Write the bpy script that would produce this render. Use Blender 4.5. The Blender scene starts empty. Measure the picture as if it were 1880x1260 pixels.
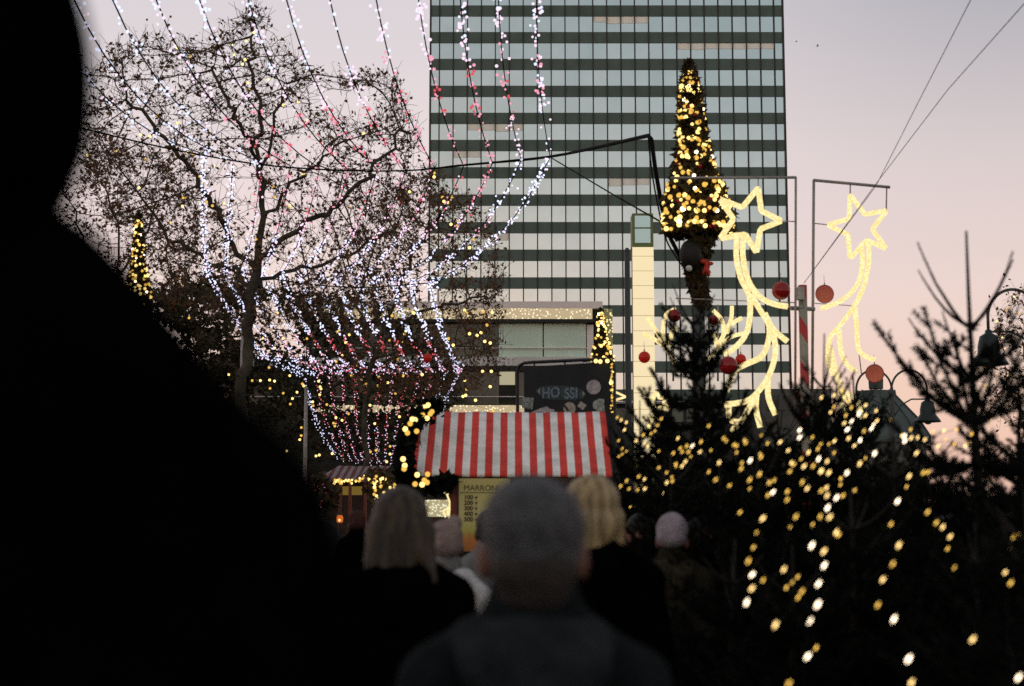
import bpy, bmesh, math, random
import numpy as np
from mathutils import Vector, Matrix
R = math.radians
scene = bpy.context.scene
COL = scene.collection
random.seed(7)

# ------------------------------------------------------------------ camera
F = 50.0 / 36.0 * 1880.0
CAMZ = 1.6
PITCH = math.atan2(292.0, F)
cam_d = bpy.data.cameras.new('camera'); cam = bpy.data.objects.new('camera', cam_d); COL.objects.link(cam)
cam.location = (0, 0, CAMZ); cam.rotation_euler = (math.pi / 2 + PITCH, 0, 0)
cam_d.lens = 50; cam_d.sensor_width = 36; cam_d.clip_end = 6000; cam_d.clip_start = 0.05
cam_d.dof.use_dof = True; cam_d.dof.focus_distance = 60; cam_d.dof.aperture_fstop = 2.5
scene.camera = cam
CP, SP = math.cos(PITCH), math.sin(PITCH)

def P(px, py, d):
    """point of the place seen at pixel (px, py) of the photo, d metres away along the ground"""
    x = (px - 940) / F; yc = -(py - 630) / F
    fy = CP - yc * SP; fz = SP + yc * CP
    t = d / fy
    return Vector((x * t, d, CAMZ + fz * t))
def M(npx, d): return npx * d / F

# ------------------------------------------------------------------ materials
def srgb(r, g, b):
    f = lambda c: (c / 255 / 12.92) if c / 255 <= 0.04045 else ((c / 255 + 0.055) / 1.055) ** 2.4
    return (f(r), f(g), f(b))
def new_mat(name):
    m = bpy.data.materials.new(name); m.use_nodes = True
    nt = m.node_tree; nt.nodes.clear()
    out = nt.nodes.new('ShaderNodeOutputMaterial')
    return m, nt, out
def mat(name, col, rough=0.8, metal=0.0, var=0.25, scale=6.0, bump=0.0, spec=0.3, bscale=None):
    m, nt, out = new_mat(name); N = nt.nodes; L = nt.links
    b = N.new('ShaderNodeBsdfPrincipled'); L.new(b.outputs[0], out.inputs[0])
    b.inputs['Roughness'].default_value = rough; b.inputs['Metallic'].default_value = metal
    b.inputs['Specular IOR Level'].default_value = spec
    tc = N.new('ShaderNodeTexCoord'); nz = N.new('ShaderNodeTexNoise'); nz.inputs['Scale'].default_value = scale; nz.inputs['Detail'].default_value = 5
    L.new(tc.outputs['Object'], nz.inputs['Vector'])
    rp = N.new('ShaderNodeValToRGB'); L.new(nz.outputs['Fac'], rp.inputs[0])
    rp.color_ramp.elements[0].position = 0.3; rp.color_ramp.elements[1].position = 0.7
    rp.color_ramp.elements[0].color = tuple(c * (1 - var) for c in col) + (1,)
    rp.color_ramp.elements[1].color = tuple(min(1, c * (1 + var)) for c in col) + (1,)
    L.new(rp.outputs[0], b.inputs['Base Color'])
    if bump:
        n2 = N.new('ShaderNodeTexNoise'); n2.inputs['Scale'].default_value = bscale or scale * 8; n2.inputs['Detail'].default_value = 4
        L.new(tc.outputs['Object'], n2.inputs['Vector'])
        bp = N.new('ShaderNodeBump'); bp.inputs['Strength'].default_value = bump; bp.inputs['Distance'].default_value = 0.02
        L.new(n2.outputs['Fac'], bp.inputs['Height']); L.new(bp.outputs[0], b.inputs['Normal'])
    return m
def emit(name, col, strength, sample=False):
    m, nt, out = new_mat(name)
    e = nt.nodes.new('ShaderNodeEmission'); e.inputs[0].default_value = tuple(col) + (1,); e.inputs[1].default_value = strength
    nt.links.new(e.outputs[0], out.inputs[0])
    m.cycles.emission_sampling = 'AUTO' if sample else 'NONE'
    return m
def emit_dots(name, base, dot, scale, s_base, s_dot, thr=0.35):
    """a lit net of tiny lamps: bright specks over a dim glow"""
    m, nt, out = new_mat(name); N = nt.nodes; L = nt.links
    tc = N.new('ShaderNodeTexCoord'); vo = N.new('ShaderNodeTexVoronoi'); vo.inputs['Scale'].default_value = scale
    L.new(tc.outputs['Object'], vo.inputs['Vector'])
    rp = N.new('ShaderNodeValToRGB'); L.new(vo.outputs['Distance'], rp.inputs[0])
    rp.color_ramp.elements[0].position = thr * 0.6; rp.color_ramp.elements[1].position = thr
    rp.color_ramp.elements[0].color = tuple(c * s_dot for c in dot) + (1,)
    rp.color_ramp.elements[1].color = tuple(c * s_base for c in base) + (1,)
    e = N.new('ShaderNodeEmission'); L.new(rp.outputs[0], e.inputs[0]); L.new(e.outputs[0], out.inputs[0])
    m.cycles.emission_sampling = 'NONE'
    return m
def glass_mat(name, tint, rough=0.08):
    m, nt, out = new_mat(name); N = nt.nodes; L = nt.links
    g = N.new('ShaderNodeBsdfGlossy'); g.inputs['Roughness'].default_value = rough; g.inputs['Color'].default_value = tuple(tint) + (1,)
    d = N.new('ShaderNodeBsdfDiffuse'); d.inputs['Color'].default_value = (0.22, 0.24, 0.24, 1)
    tc = N.new('ShaderNodeTexCoord'); nz = N.new('ShaderNodeTexNoise'); nz.inputs['Scale'].default_value = 0.35; nz.inputs['Detail'].default_value = 3
    L.new(tc.outputs['Object'], nz.inputs['Vector'])
    mr = N.new('ShaderNodeMapRange'); mr.inputs['To Min'].default_value = 0.02; mr.inputs['To Max'].default_value = 0.26
    L.new(nz.outputs['Fac'], mr.inputs[0])
    mx = N.new('ShaderNodeMixShader'); L.new(mr.outputs[0], mx.inputs[0])
    L.new(g.outputs[0], mx.inputs[1]); L.new(d.outputs[0], mx.inputs[2]); L.new(mx.outputs[0], out.inputs[0])
    return m

# ------------------------------------------------------------------ scene helpers
def tag(o, label=None, cat=None, group=None, kind=None):
    if label: o['label'] = label
    if cat: o['category'] = cat
    if group: o['group'] = group
    if kind: o['kind'] = kind
    return o
def thing(name, label, cat, loc=(0, 0, 0), group=None, rz=0):
    o = bpy.data.objects.new(name, None); COL.objects.link(o)
    o.location = loc; o.rotation_euler = (0, 0, rz); o.empty_display_size = 0.2
    return tag(o, label, cat, group)
def link(name, me, parent=None, mats=()):
    o = bpy.data.objects.new(name, me); COL.objects.link(o)
    if len(me.materials) == 0:
        for m in mats: me.materials.append(m)
    if parent is not None: o.parent = parent
    return o
def copy_tree(o, parent=None):
    c = o.copy(); COL.objects.link(c); c.parent = parent
    for ch in list(o.children): copy_tree(ch, c)
    return c

class MB:
    """collects geometry, in the local frame of origin"""
    def __init__(s, origin=(0, 0, 0)):
        s.v = []; s.f = []; s.m = []; s.o = Vector(origin)
    def add(s, vs, fs, mi=0):
        b = len(s.v); s.v += [tuple(Vector(v) - s.o) for v in vs]
        s.f += [tuple(i + b for i in f) for f in fs]; s.m += [mi] * len(fs)
    def box(s, x0, x1, y0, y1, z0, z1, mi=0):
        vs = [(x, y, z) for x in (x0, x1) for y in (y0, y1) for z in (z0, z1)]
        s.add(vs, [(0, 1, 3, 2), (4, 6, 7, 5), (0, 4, 5, 1), (2, 3, 7, 6), (0, 2, 6, 4), (1, 5, 7, 3)], mi)
    def tube(s, pts, r, n=8, mi=0, cap=True):
        pts = [Vector(p) for p in pts]
        rs = r if isinstance(r, (list, tuple)) else [r] * len(pts)
        vs = []; fs = []; ref = None
        for i, p in enumerate(pts):
            a = pts[max(0, i - 1)]; c = pts[min(len(pts) - 1, i + 1)]
            t = c - a
            t = t.normalized() if t.length > 1e-9 else Vector((0, 0, 1))
            if ref is None:
                ref = t.orthogonal().normalized()
            ref = ref - t * ref.dot(t)
            ref = ref.normalized() if ref.length > 1e-6 else t.orthogonal().normalized()
            b = t.cross(ref)
            for k in range(n):
                an = 2 * math.pi * k / n
                vs.append(p + (ref * math.cos(an) + b * math.sin(an)) * rs[i])
        for i in range(len(pts) - 1):
            for k in range(n):
                k2 = (k + 1) % n
                fs.append((i * n + k, i * n + k2, (i + 1) * n + k2, (i + 1) * n + k))
        if cap:
            fs.append(tuple(range(n - 1, -1, -1))); fs.append(tuple((len(pts) - 1) * n + k for k in range(n)))
        s.add(vs, fs, mi)
    def ball(s, c, r, seg=8, rings=5, mi=0):
        c = Vector(c)
        rr = (r, r, r) if not isinstance(r, (list, tuple)) else r
        vs = [c + Vector((0, 0, rr[2]))]; fs = []
        for i in range(1, rings):
            th = math.pi * i / rings
            for k in range(seg):
                ph = 2 * math.pi * k / seg
                vs.append(c + Vector((rr[0] * math.sin(th) * math.cos(ph), rr[1] * math.sin(th) * math.sin(ph), rr[2] * math.cos(th))))
        vs.append(c - Vector((0, 0, rr[2])))
        for k in range(seg):
            k2 = (k + 1) % seg
            fs.append((0, 1 + k, 1 + k2))
            for i in range(rings - 2):
                a = 1 + i * seg
                fs.append((a + k, a + seg + k, a + seg + k2, a + k2))
            a = 1 + (rings - 2) * seg
            fs.append((a + k, len(vs) - 1, a + k2))
        s.add(vs, fs, mi)
    def lathe(s, c, prof, n=16, mi=0):
        c = Vector(c); vs = []; fs = []
        for (r, z) in prof:
            for k in range(n):
                a = 2 * math.pi * k / n
                vs.append(c + Vector((r * math.cos(a), r * math.sin(a), z)))
        for i in range(len(prof) - 1):
            for k in range(n):
                k2 = (k + 1) % n
                fs.append((i * n + k, i * n + k2, (i + 1) * n + k2, (i + 1) * n + k))
        s.add(vs, fs, mi)
    def plate(s, pts, thick, mi=0):
        """flat polygon (facing the viewer, XZ) given a thickness along +Y"""
        pts = [Vector(p) for p in pts]; n = len(pts)
        vs = pts + [p + Vector((0, thick, 0)) for p in pts]
        fs = [tuple(range(n)), tuple(range(2 * n - 1, n - 1, -1))]
        fs += [(i, n + i, n + (i + 1) % n, (i + 1) % n) for i in range(n)]
        s.add(vs, fs, mi)
    def mesh(s, name, smooth=False):
        me = bpy.data.meshes.new(name); me.from_pydata(s.v, [], s.f)
        if any(s.m): me.polygons.foreach_set('material_index', s.m)
        if smooth: me.polygons.foreach_set('use_smooth', [True] * len(me.polygons))
        me.update(); return me
    def build(s, name, mats, parent=None, smooth=False):
        if not isinstance(mats, (list, tuple)): mats = [mats]
        return link(name, s.mesh(name, smooth), parent, mats)

def catmull(pts, n=6):
    pts = [Vector(p) for p in pts]; out = []
    for i in range(len(pts) - 1):
        p0 = pts[max(0, i - 1)]; p1 = pts[i]; p2 = pts[i + 1]; p3 = pts[min(len(pts) - 1, i + 2)]
        for k in range(n):
            t = k / n
            out.append(0.5 * ((2 * p1) + (p2 - p0) * t + (2 * p0 - 5 * p1 + 4 * p2 - p3) * t * t + (3 * p1 - p0 - 3 * p2 + p3) * t ** 3))
    out.append(pts[-1]); return out
def text_mesh(name, body, size, m, parent, loc, extrude=0.003, rot=(math.pi / 2, 0, 0), align='LEFT', bold=0.0):
    cu = bpy.data.curves.new(name, 'FONT'); cu.body = body; cu.size = size; cu.extrude = extrude; cu.align_x = align; cu.offset = bold
    t = bpy.data.objects.new('tmp', cu); COL.objects.link(t)
    dg = bpy.context.evaluated_depsgraph_get(); dg.update()
    me = bpy.data.meshes.new_from_object(t.evaluated_get(dg)); me.name = name
    bpy.data.objects.remove(t); bpy.data.curves.remove(cu)
    me.materials.clear()
    o = link(name, me, parent, [m]); o.location = loc; o.rotation_euler = rot
    return o

# ------------------------------------------------------------------ world and light (dusk)
w = bpy.data.worlds.new('World'); scene.world = w; w.use_nodes = True
nt = w.node_tree; nt.nodes.clear(); N = nt.nodes; L = nt.links
wo = N.new('ShaderNodeOutputWorld'); bg = N.new('ShaderNodeBackground'); L.new(bg.outputs[0], wo.inputs[0])
tc = N.new('ShaderNodeTexCoord'); sx = N.new('ShaderNodeSeparateXYZ'); L.new(tc.outputs['Generated'], sx.inputs[0])
def ramp(stops):
    r = N.new('ShaderNodeValToRGB'); e = r.color_ramp.elements
    while len(e) < len(stops): e.new(0.5)
    for k, (p, c) in enumerate(stops): e[k].position = p; e[k].color = tuple(c) + (1,)
    return r
anti = ramp([(0.0, srgb(234, 194, 178)), (0.07, srgb(232, 198, 187)), (0.14, srgb(231, 206, 203)), (0.24, srgb(224, 207, 208)), (0.34, srgb(209, 200, 205)), (0.7, srgb(165, 163, 170)), (1.0, srgb(150, 150, 158))])
west = ramp([(0.0, srgb(236, 216, 208)), (0.05, srgb(234, 218, 212)), (0.12, srgb(222, 215, 213)), (0.17, srgb(202, 204, 204)), (0.24, srgb(180, 190, 193)), (0.34, srgb(160, 175, 180)), (0.7, srgb(168, 168, 172)), (1.0, srgb(150, 150, 158))])
right = ramp([(0.0, (.96, 0.93, 0.91)), (0.12, (0.93, 0.92, 0.92)), (0.22, (0.83, 0.84, 0.85)), (0.33, (0.60, 0.63, 0.665)), (1.0, (0.6, 0.62, 0.66))])
for r in (anti, west, right): L.new(sx.outputs['Z'], r.inputs[0])
fx = N.new('ShaderNodeMapRange'); fx.interpolation_type = 'SMOOTHSTEP'
fx.inputs['From Min'].default_value = 0.0; fx.inputs['From Max'].default_value = 0.36; L.new(sx.outputs['X'], fx.inputs[0])
mr = N.new('ShaderNodeMix'); mr.data_type = 'RGBA'; mr.blend_type = 'MULTIPLY'
L.new(fx.outputs[0], mr.inputs[0]); L.new(anti.outputs[0], mr.inputs[6]); L.new(right.outputs[0], mr.inputs[7])
fy = N.new('ShaderNodeMapRange'); fy.interpolation_type = 'SMOOTHSTEP'
fy.inputs['From Min'].default_value = 0.3; fy.inputs['From Max'].default_value = -0.3; L.new(sx.outputs['Y'], fy.inputs[0])
mw = N.new('ShaderNodeMix'); mw.data_type = 'RGBA'
L.new(fy.outputs[0], mw.inputs[0]); L.new(mr.outputs[2], mw.inputs[6]); L.new(west.outputs[0], mw.inputs[7])
sky = N.new('ShaderNodeTexSky'); sky.sky_type = 'NISHITA'; sky.sun_disc = False
sky.sun_elevation = R(1.5); sky.sun_rotation = R(180 + 15)
ad = N.new('ShaderNodeMix'); ad.data_type = 'RGBA'; ad.blend_type = 'ADD'; ad.inputs[0].default_value = 0.05
L.new(mw.outputs[2], ad.inputs[6]); L.new(sky.outputs[0], ad.inputs[7])
L.new(ad.outputs[2], bg.inputs[0]); bg.inputs[1].default_value = 1.03
sun_d = bpy.data.lights.new('sun', 'SUN'); sun = bpy.data.objects.new('sun', sun_d); COL.objects.link(sun)
sun_d.energy = 0.06; sun_d.angle = R(20); sun_d.color = (1, 0.8, 0.66)
sun.rotation_euler = (R(90 - 4), 0, R(-15))
scene.view_settings.view_transform = 'Standard'; scene.view_settings.look = 'None'
scene.view_settings.exposure = 0.0; scene.view_settings.gamma = 1.0
scene.cycles.use_denoising = False
scene.cycles.max_bounces = 6; scene.cycles.diffuse_bounces = 3; scene.cycles.glossy_bounces = 3
scene.cycles.transparent_max_bounces = 6
scene.cycles.sample_clamp_indirect = 0.4; scene.cycles.caustics_reflective = False; scene.cycles.caustics_refractive = False
scene.cycles.use_light_tree = True

# ------------------------------------------------------------------ shared materials
MT = dict(
    asphalt=mat('paving', (0.05, 0.05, 0.052), 0.85, var=0.3, scale=3, bump=0.3),
    black=mat('black_steel', (0.012, 0.012, 0.012), 0.55, var=0.3),
    cable=mat('cable_rubber', (0.006, 0.006, 0.006), 0.8, spec=.05),
    greysteel=mat('galvanised_steel', (0.34, 0.31, 0.28), 0.5, metal=0.3, var=0.2, scale=9),
    greypole=mat('grey_painted_steel', (0.05, 0.055, 0.05), 0.5, var=0.2),
    bark=mat('plane_bark', (0.060, 0.050, 0.035), 0.9, var=0.5, scale=2.5),
    twig=mat('dark_twig', (0.085, 0.058, 0.036), 0.9, var=0.4),
    leaf=mat('dry_brown_leaf', (0.15, 0.072, 0.030), 0.8, var=0.6, scale=1.5),
    leaf2=mat('dark_olive_leaf', (0.05, 0.040, 0.017), 0.7, var=0.6, scale=1.2),
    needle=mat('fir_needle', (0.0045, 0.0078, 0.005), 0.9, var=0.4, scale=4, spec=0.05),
    firbark=mat('fir_bark', (0.016, 0.012, 0.009), 0.9, var=0.4),
    garl=mat('glow_tinted_needle', (0.050, 0.036, 0.012), 0.8, var=0.5, scale=12),  # brown-gold base colour holds the glow of the lamps on the foliage
    white_led=emit('cool_white_led', (0.72, 0.77, 1.0), 1.3),
    lilac_led=emit('lilac_white_led', (1.0, 0.76, 0.93), 1.15),
    white_far=emit('cool_white_led_bright', (0.68, 0.72, 1.0), 1.65),
    lilac_far=emit('lilac_white_led_bright', (1.0, 0.70, 0.92), 1.3),
    pink_led=emit('pink_led', (1.0, 0.40, 0.54), 1.0),
    red_led=emit('red_led', (0.8, 0.11, 0.13), 0.95),
    gold0=emit('gold_lamp', (0.95, 0.55, 0.10), 1.1),
    gold1=emit('gold_lamp_bright', (1.0, 0.70, 0.22), 2.2),
    gold2=emit('warm_lamp_hot', (1.0, 0.82, 0.55), 5.0),
    rope=None, wood=mat('red_brown_wood', (0.16, 0.035, 0.018), 0.5, var=0.35, scale=5),
    darkwood=mat('dark_brown_wood', (0.04, 0.02, 0.012), 0.6, var=0.35, scale=5),
    skin=mat('skin', (0.32, 0.16, 0.11), 0.55, var=0.1, scale=10),
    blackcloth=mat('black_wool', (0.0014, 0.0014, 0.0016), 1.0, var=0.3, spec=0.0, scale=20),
    sole=mat('black_leather', (0.01, 0.01, 0.01), 0.5),
)

# ------------------------------------------------------------------ ground
mb = MB(); mb.add([(-1500, -300, 0), (1500, -300, 0), (1500, 3000, 0), (-1500, 3000, 0)], [(0, 1, 2, 3)])
tag(mb.build('ground', MT['asphalt']), kind='structure')

# ------------------------------------------------------------------ office tower
def tower():
    Y = 190.0
    xl = P(789, 300, Y).x; xr = P(1443, 300, Y).x
    tops = P(0, 10, Y).z; tlow = P(0, 715.2, Y).z
    pitch = (tops - tlow) / 14.0; dark = 0.408 * pitch
    root = thing('office_tower', 'tall slab office tower with pale ribbon windows and dark green bands', 'tower', ((xl + xr) / 2, Y, 0))
    ox, oy = (xl + xr) / 2, Y
    spandrel = mat('dark_green_spandrel', (0.088, 0.124, 0.106), 0.5, var=0.16, scale=0.4, spec=0.25)
    glasses = [glass_mat('office_glass', (0.735, 0.77, 0.772), 0.10), glass_mat('office_glass_b', (0.69, 0.735, 0.74), 0.12), glass_mat('office_glass_c', (0.765, 0.785, 0.785), 0.1)]
    blind = mat('beige_blind', (0.97, 0.93, 0.82), 0.8, var=0.06, scale=0.5)
    mull = mat('dark_mullion', (0.028, 0.030, 0.026), 0.5, var=0.2)
    nar = M(17, Y); xs = [xl]
    bay = (xr - xl - 2 * nar) / 24.0
    for k in range(25): xs.append(xl + nar + k * bay)
    xs.append(xr)
    o = Vector((ox, oy, 0))
    core = MB(o); core.box(xl + 0.02, xr - 0.02, Y + 0.25, Y + 18, 0, tops + 4.4 * pitch); core.build('core', mull, root)
    nb, nt_ = -7, 15
    rnd = random.Random(3)
    blinds = {(0, 11), (0, 12), (0, 13), (0, 14), (-9, 0)}
    fz = lambda k: tops - k * pitch             # top of the dark band of floor k
    bl = set()
    for k, a, b in ((1, 12, 16), (2, 18, 25), (5, 3, 7), (7, 13, 16), (9, 4, 6), (12, 20, 22), (6, 2, 4)):
        for c in range(a, b): bl.add((k, c))
    for k in range(-4, 20):
        z1 = fz(k); z0 = z1 - dark
        if z0 < 0.5: break
        s = MB(o); s.box(xl, xr, Y + 0.0, Y + 0.3, z0, z1); s.build('spandrel_band', spandrel, root)
        # ribbon window above this band
        wz0, wz1 = z1, z1 + (pitch - dark)
        g = MB(o)
        for c in range(len(xs) - 1):
            a, b = xs[c], xs[c + 1]
            # each pane hangs a hair out of plane, as real glazing does
            j = [rnd.uniform(-0.004, 0.004) for _ in range(4)]
            g.add([(a, Y + 0.12 + j[0], wz0), (b, Y + 0.12 + j[1], wz0), (b, Y + 0.12 + j[2], wz1), (a, Y + 0.12 + j[3], wz1)], [(0, 1, 2, 3)], rnd.choice((0, 0, 1, 2)))
            if (k, c) in bl:
                hh = rnd.uniform(0.35, 0.5) * (wz1 - wz0)
                g.box(a + 0.05, b - 0.05, Y + 0.07, Y + 0.10, wz1 - hh, wz1 - 0.05, 3)
        g.build('window_band', glasses + [blind], root)
    m = MB(o)
    for x in xs[1:-1]: m.box(x - 0.075, x + 0.075, Y - 0.16, Y - 0.004, 2, tops + 3.6 * pitch)
    for x in (xl, xr): m.box(x - 0.12, x + 0.12, Y - 0.16, Y + 0.4, 0, tops + 4.4 * pitch)
    m.build('mullions', mull, root)
    r = MB(o); r.box(xl - 0.3, xr + 0.3, Y - 0.4, Y + 18.3, tops + 4.4 * pitch, tops + 4.7 * pitch); r.build('roof', spandrel, root)
tower()

# ------------------------------------------------------------------ low podium building in front of the tower
def podium():
    Y = 120.0
    z = lambda py: P(0, py, Y).z
    x = lambda px, py=640: P(px, py, Y).x
    xl, xr = x(300), x(1092)
    o = Vector(((xl + xr) / 2, Y, 0))
    root = thing('podium_building', 'low flat shop building with glazed gallery and lit parapet band before the tower', 'building', o)
    stone = mat('pale_render', (0.86, 0.75, 0.71), 0.8, var=0.06, scale=0.4)
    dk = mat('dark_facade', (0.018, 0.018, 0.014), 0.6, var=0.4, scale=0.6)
    gl = mat('green_glass', (0.60, 0.76, 0.62), 0.3, var=0.12, scale=0.3, spec=0.5)
    gd = mat('dark_glass_tree_reflection', (0.035, 0.045, 0.032), 0.12, var=0.5, scale=0.5, spec=0.5)
    curtain = emit_dots('curtain_of_fairy_lights', (0.60, 0.47, 0.29), (1.0, 0.85, 0.52), 4.2, 0.9, 1.3, 0.36)
    cream = emit('lit_cream_panel', (0.60, 0.53, 0.34), .72)
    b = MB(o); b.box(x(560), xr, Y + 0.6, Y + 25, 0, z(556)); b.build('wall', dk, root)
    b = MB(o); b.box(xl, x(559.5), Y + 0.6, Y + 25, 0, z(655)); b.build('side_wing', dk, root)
    b = MB(o); b.box(x(560) - .2, x(1107), Y, Y + 0.58, z(566), z(553.5)); b.build('parapet', stone, root)
    b = MB(o); b.box(x(562), x(1088), Y + 0.1, Y + 0.5, z(587), z(566.3)); b.build('light_curtain', curtain, root)
    b = MB(o); b.box(x(558), x(1092), Y - 0.5, Y + 0.5, z(593), z(587.2)); b.build('canopy', dk, root)
    for a, c, m_ in ((560, 700, gd), (700, 800, gd), (800, 915, gd), (915, 997, gl), (998, 1077, gl)):  # left gallery panes dark: reflected trees put into the glass colour
        b = MB(o); b.box(x(a) + .03, x(c) - .03, Y + 0.3, Y + 0.5, z(655), z(593.3)); b.build('glass_panel', m_, root)
    b = MB(o); b.box(x(560), x(1078), Y + 0.12, Y + 0.28, z(639.6), z(638)); b.build('handrail', stone, root)
    b = MB(o); b.box(x(1078), x(1090), Y + 0.2, Y + 0.55, z(672), z(596)); b.build('column', stone, root)
    b = MB(o); b.box(xl, x(1092), Y - 0.1, Y + 0.5, z(672), z(655.4)); b.build('fascia', mat('grey_fascia', (0.66, 0.62, 0.58), 0.8, var=0.1, scale=0.3), root)
    b = MB(o); b.box(xl, x(1092), Y - 0.3, Y + 0.5, z(682), z(672.3)); b.build('floor_slab', dk, root)
    for a, c in ((300, 560), (560, 760), (760, 917), (946, 1092)):
        b = MB(o); b.box(x(a) + .05, x(c) - .05, Y + 0.3, Y + 0.5, z(742), z(682.3)); b.build('glass_panel', gd, root)
    b = MB(o); b.box(x(917), x(945.5), Y + 0.2, Y + 0.5, z(706), z(682.4)); b.build('lit_panel', cream, root)
    b = MB(o); b.box(x(340), x(1092), Y + 0.05, Y + 0.2, z(729), z(727.5)); b.build('handrail', stone, root)
    b = MB(o); b.box(x(560), x(1092), Y + 0.1, Y + 0.5, z(757), z(744)); b.build('light_curtain', curtain, root)
    wh = mat('white_letter', (0.78, 0.74, 0.72), 0.6, var=0.05)
    h = (z(655) - z(671)) * 1.28
    text_mesh('lettering', 'FIT', h, wh, root, Vector((x(917), Y - 0.14, z(671))) - o, 0.03, bold=0.02)
    b = MB(o); b.box(x(1093), x(1125), Y + .5, Y + 3, 0, z(567)); b.build('stair_block', dk, root)
    b = MB(o); b.box(x(1110), x(1125), Y + 0.1, Y + 0.45, z(690), z(567)); b.build('light_curtain', emit_dots('gold_net_lights', (0.22, 0.2, 0.1), (1.0, 0.8, 0.35), 3.6, 0.7, 1.3, 0.38), root)
podium()

# ------------------------------------------------------------------ light pylon and grey mast
def pylon():
    Y = 100.0
    a, c = P(1162, 560, Y).x, P(1201, 560, Y).x
    z = lambda py: P(0, py, Y).z
    o = Vector(((a + c) / 2, Y, 0))
    root = thing('light_pylon', 'tall slim cream lit pylon topped by a green glass lantern', 'pylon', o)
    panel = emit('cream_lit_panel', (1.0, 0.82, 0.50), 0.95, True)
    joint = mat('pylon_joint', (0.35, 0.28, 0.14), 0.6); green = mat('green_frame', (0.16, 0.20, 0.07), 0.5)
    body = MB(o); body.box(a + .05, c - .05, Y + .05, Y + 1.4, 0, z(453)); body.build('mast', joint, root)
    ys = [453.4, 471, 498, 525, 549, 580, 608, 636, 664, 692, 722, 752, 790, 840]
    for p, q in zip(ys, ys[1:]):
        b = MB(o); b.box(a, c, Y, Y + .04, z(q) + .035, z(p)); b.build('panel', panel, root)
    t = MB(o)
    for xx in (a, c - M(5, Y)): t.box(xx, xx + M(5, Y), Y, Y + 1.4, z(453), z(393))
    for p, q in ((395, 392), (419, 417.5), (454, 446)): t.box(a + .02, c - .02, Y - .01, Y + 1.38, z(p), z(q))
    t.build('lantern_frame', green, root)
    g = MB(o); g.box(a + M(5, Y), c - M(5, Y), Y + .1, Y + 1.3, z(446), z(395)); g.build('lantern_glass', glass_mat('lantern_glass', (0.48, 0.62, 0.62), .15), root)
pylon()
o = P(1152.5, 600, 60); zt = P(0, 463, 60).z
r0 = thing('steel_mast', 'plain dark grey steel mast standing left of the cream pylon', 'mast', (o.x, 60, 0))
mb = MB((o.x, 60, 0)); mb.tube([(o.x, 60, 0), (o.x, 60, zt)], [M(6.6, 60), M(5, 60)], 12); mb.build('pole', MT['greypole'], r0, True)
mb = MB((o.x, 60, 0)); mb.lathe((o.x, 60, zt), [(M(5, 60), 0), (M(5.6, 60), .05), (M(3, 60), .16), (0, .2)], 12); mb.build('cap', MT['greypole'], r0, True)

# ------------------------------------------------------------------ trees
def in_poly(x, y, poly):
    c = False; n = len(poly); j = n - 1
    for i in range(n):
        xi, yi = poly[i]; xj, yj = poly[j]
        if (yi > y) != (yj > y) and x < (xj - xi) * (y - yi) / (yj - yi) + xi: c = not c
        j = i
    return c
def seg_tubes(A, B, ra, rb, n):
    """open prisms from A to B (arrays), n-sided"""
    A = np.array(A, float); B = np.array(B, float); ra = np.array(ra); rb = np.array(rb)
    d = B - A; ln = np.linalg.norm(d, axis=1, keepdims=True); ln[ln == 0] = 1; d = d / ln
    ref = np.where(np.abs(d[:, 2:3]) > 0.9, np.array([[1.0, 0, 0]]), np.array([[0, 0, 1.0]]))
    u = np.cross(d, ref); u /= np.linalg.norm(u, axis=1, keepdims=True); v = np.cross(d, u)
    V = []
    for base, r in ((A - d * ra[:, None] * 0.3, ra), (B, rb)):
        for k in range(n):
            a = 2 * math.pi * k / n
            V.append(base + (u * math.cos(a) + v * math.sin(a)) * r[:, None])
    V = np.stack(V, 1); m = len(A); b0 = np.arange(m)[:, None] * (2 * n)
    Fs = []
    for k in range(n):
        k2 = (k + 1) % n
        Fs.append(b0 + np.array([[k, k2, n + k2, n + k]]))
    return V.reshape(-1, 3), np.concatenate(Fs, 0)
def np_mesh(name, V, Fq, smooth=False):
    me = bpy.data.meshes.new(name); V = np.asarray(V, np.float32); Fq = np.asarray(Fq, np.int32)
    k = Fq.shape[1]; nf = len(Fq)
    me.vertices.add(len(V)); me.vertices.foreach_set('co', V.ravel())
    me.loops.add(nf * k); me.loops.foreach_set('vertex_index', Fq.ravel())
    me.polygons.add(nf); me.polygons.foreach_set('loop_start', np.arange(0, nf * k, k, dtype=np.int32))
    try: me.polygons.foreach_set('loop_total', np.full(nf, k, np.int32))
    except Exception: pass
    if smooth: me.polygons.foreach_set('use_smooth', np.ones(nf, bool))
    me.update(calc_edges=True); me.validate(); return me
def leaf_mesh(name, C, size, rng, stretch=1.35):
    C = np.asarray(C); n = len(C)
    d = rng.normal(size=(n, 3)); d /= np.linalg.norm(d, axis=1, keepdims=True)
    e = rng.normal(size=(n, 3)); e -= d * (e * d).sum(1, keepdims=True); e /= np.linalg.norm(e, axis=1, keepdims=True)
    nn = np.cross(d, e); s = rng.uniform(size[0], size[1], (n, 1)) / 2
    V = np.stack([C - d * s * stretch, C + e * s * .8 + nn * s * .25, C + d * s * stretch, C - e * s * .8 + nn * s * .25], 1).reshape(-1, 3)
    return np_mesh(name, V, np.arange(4 * n).reshape(-1, 4))
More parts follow.
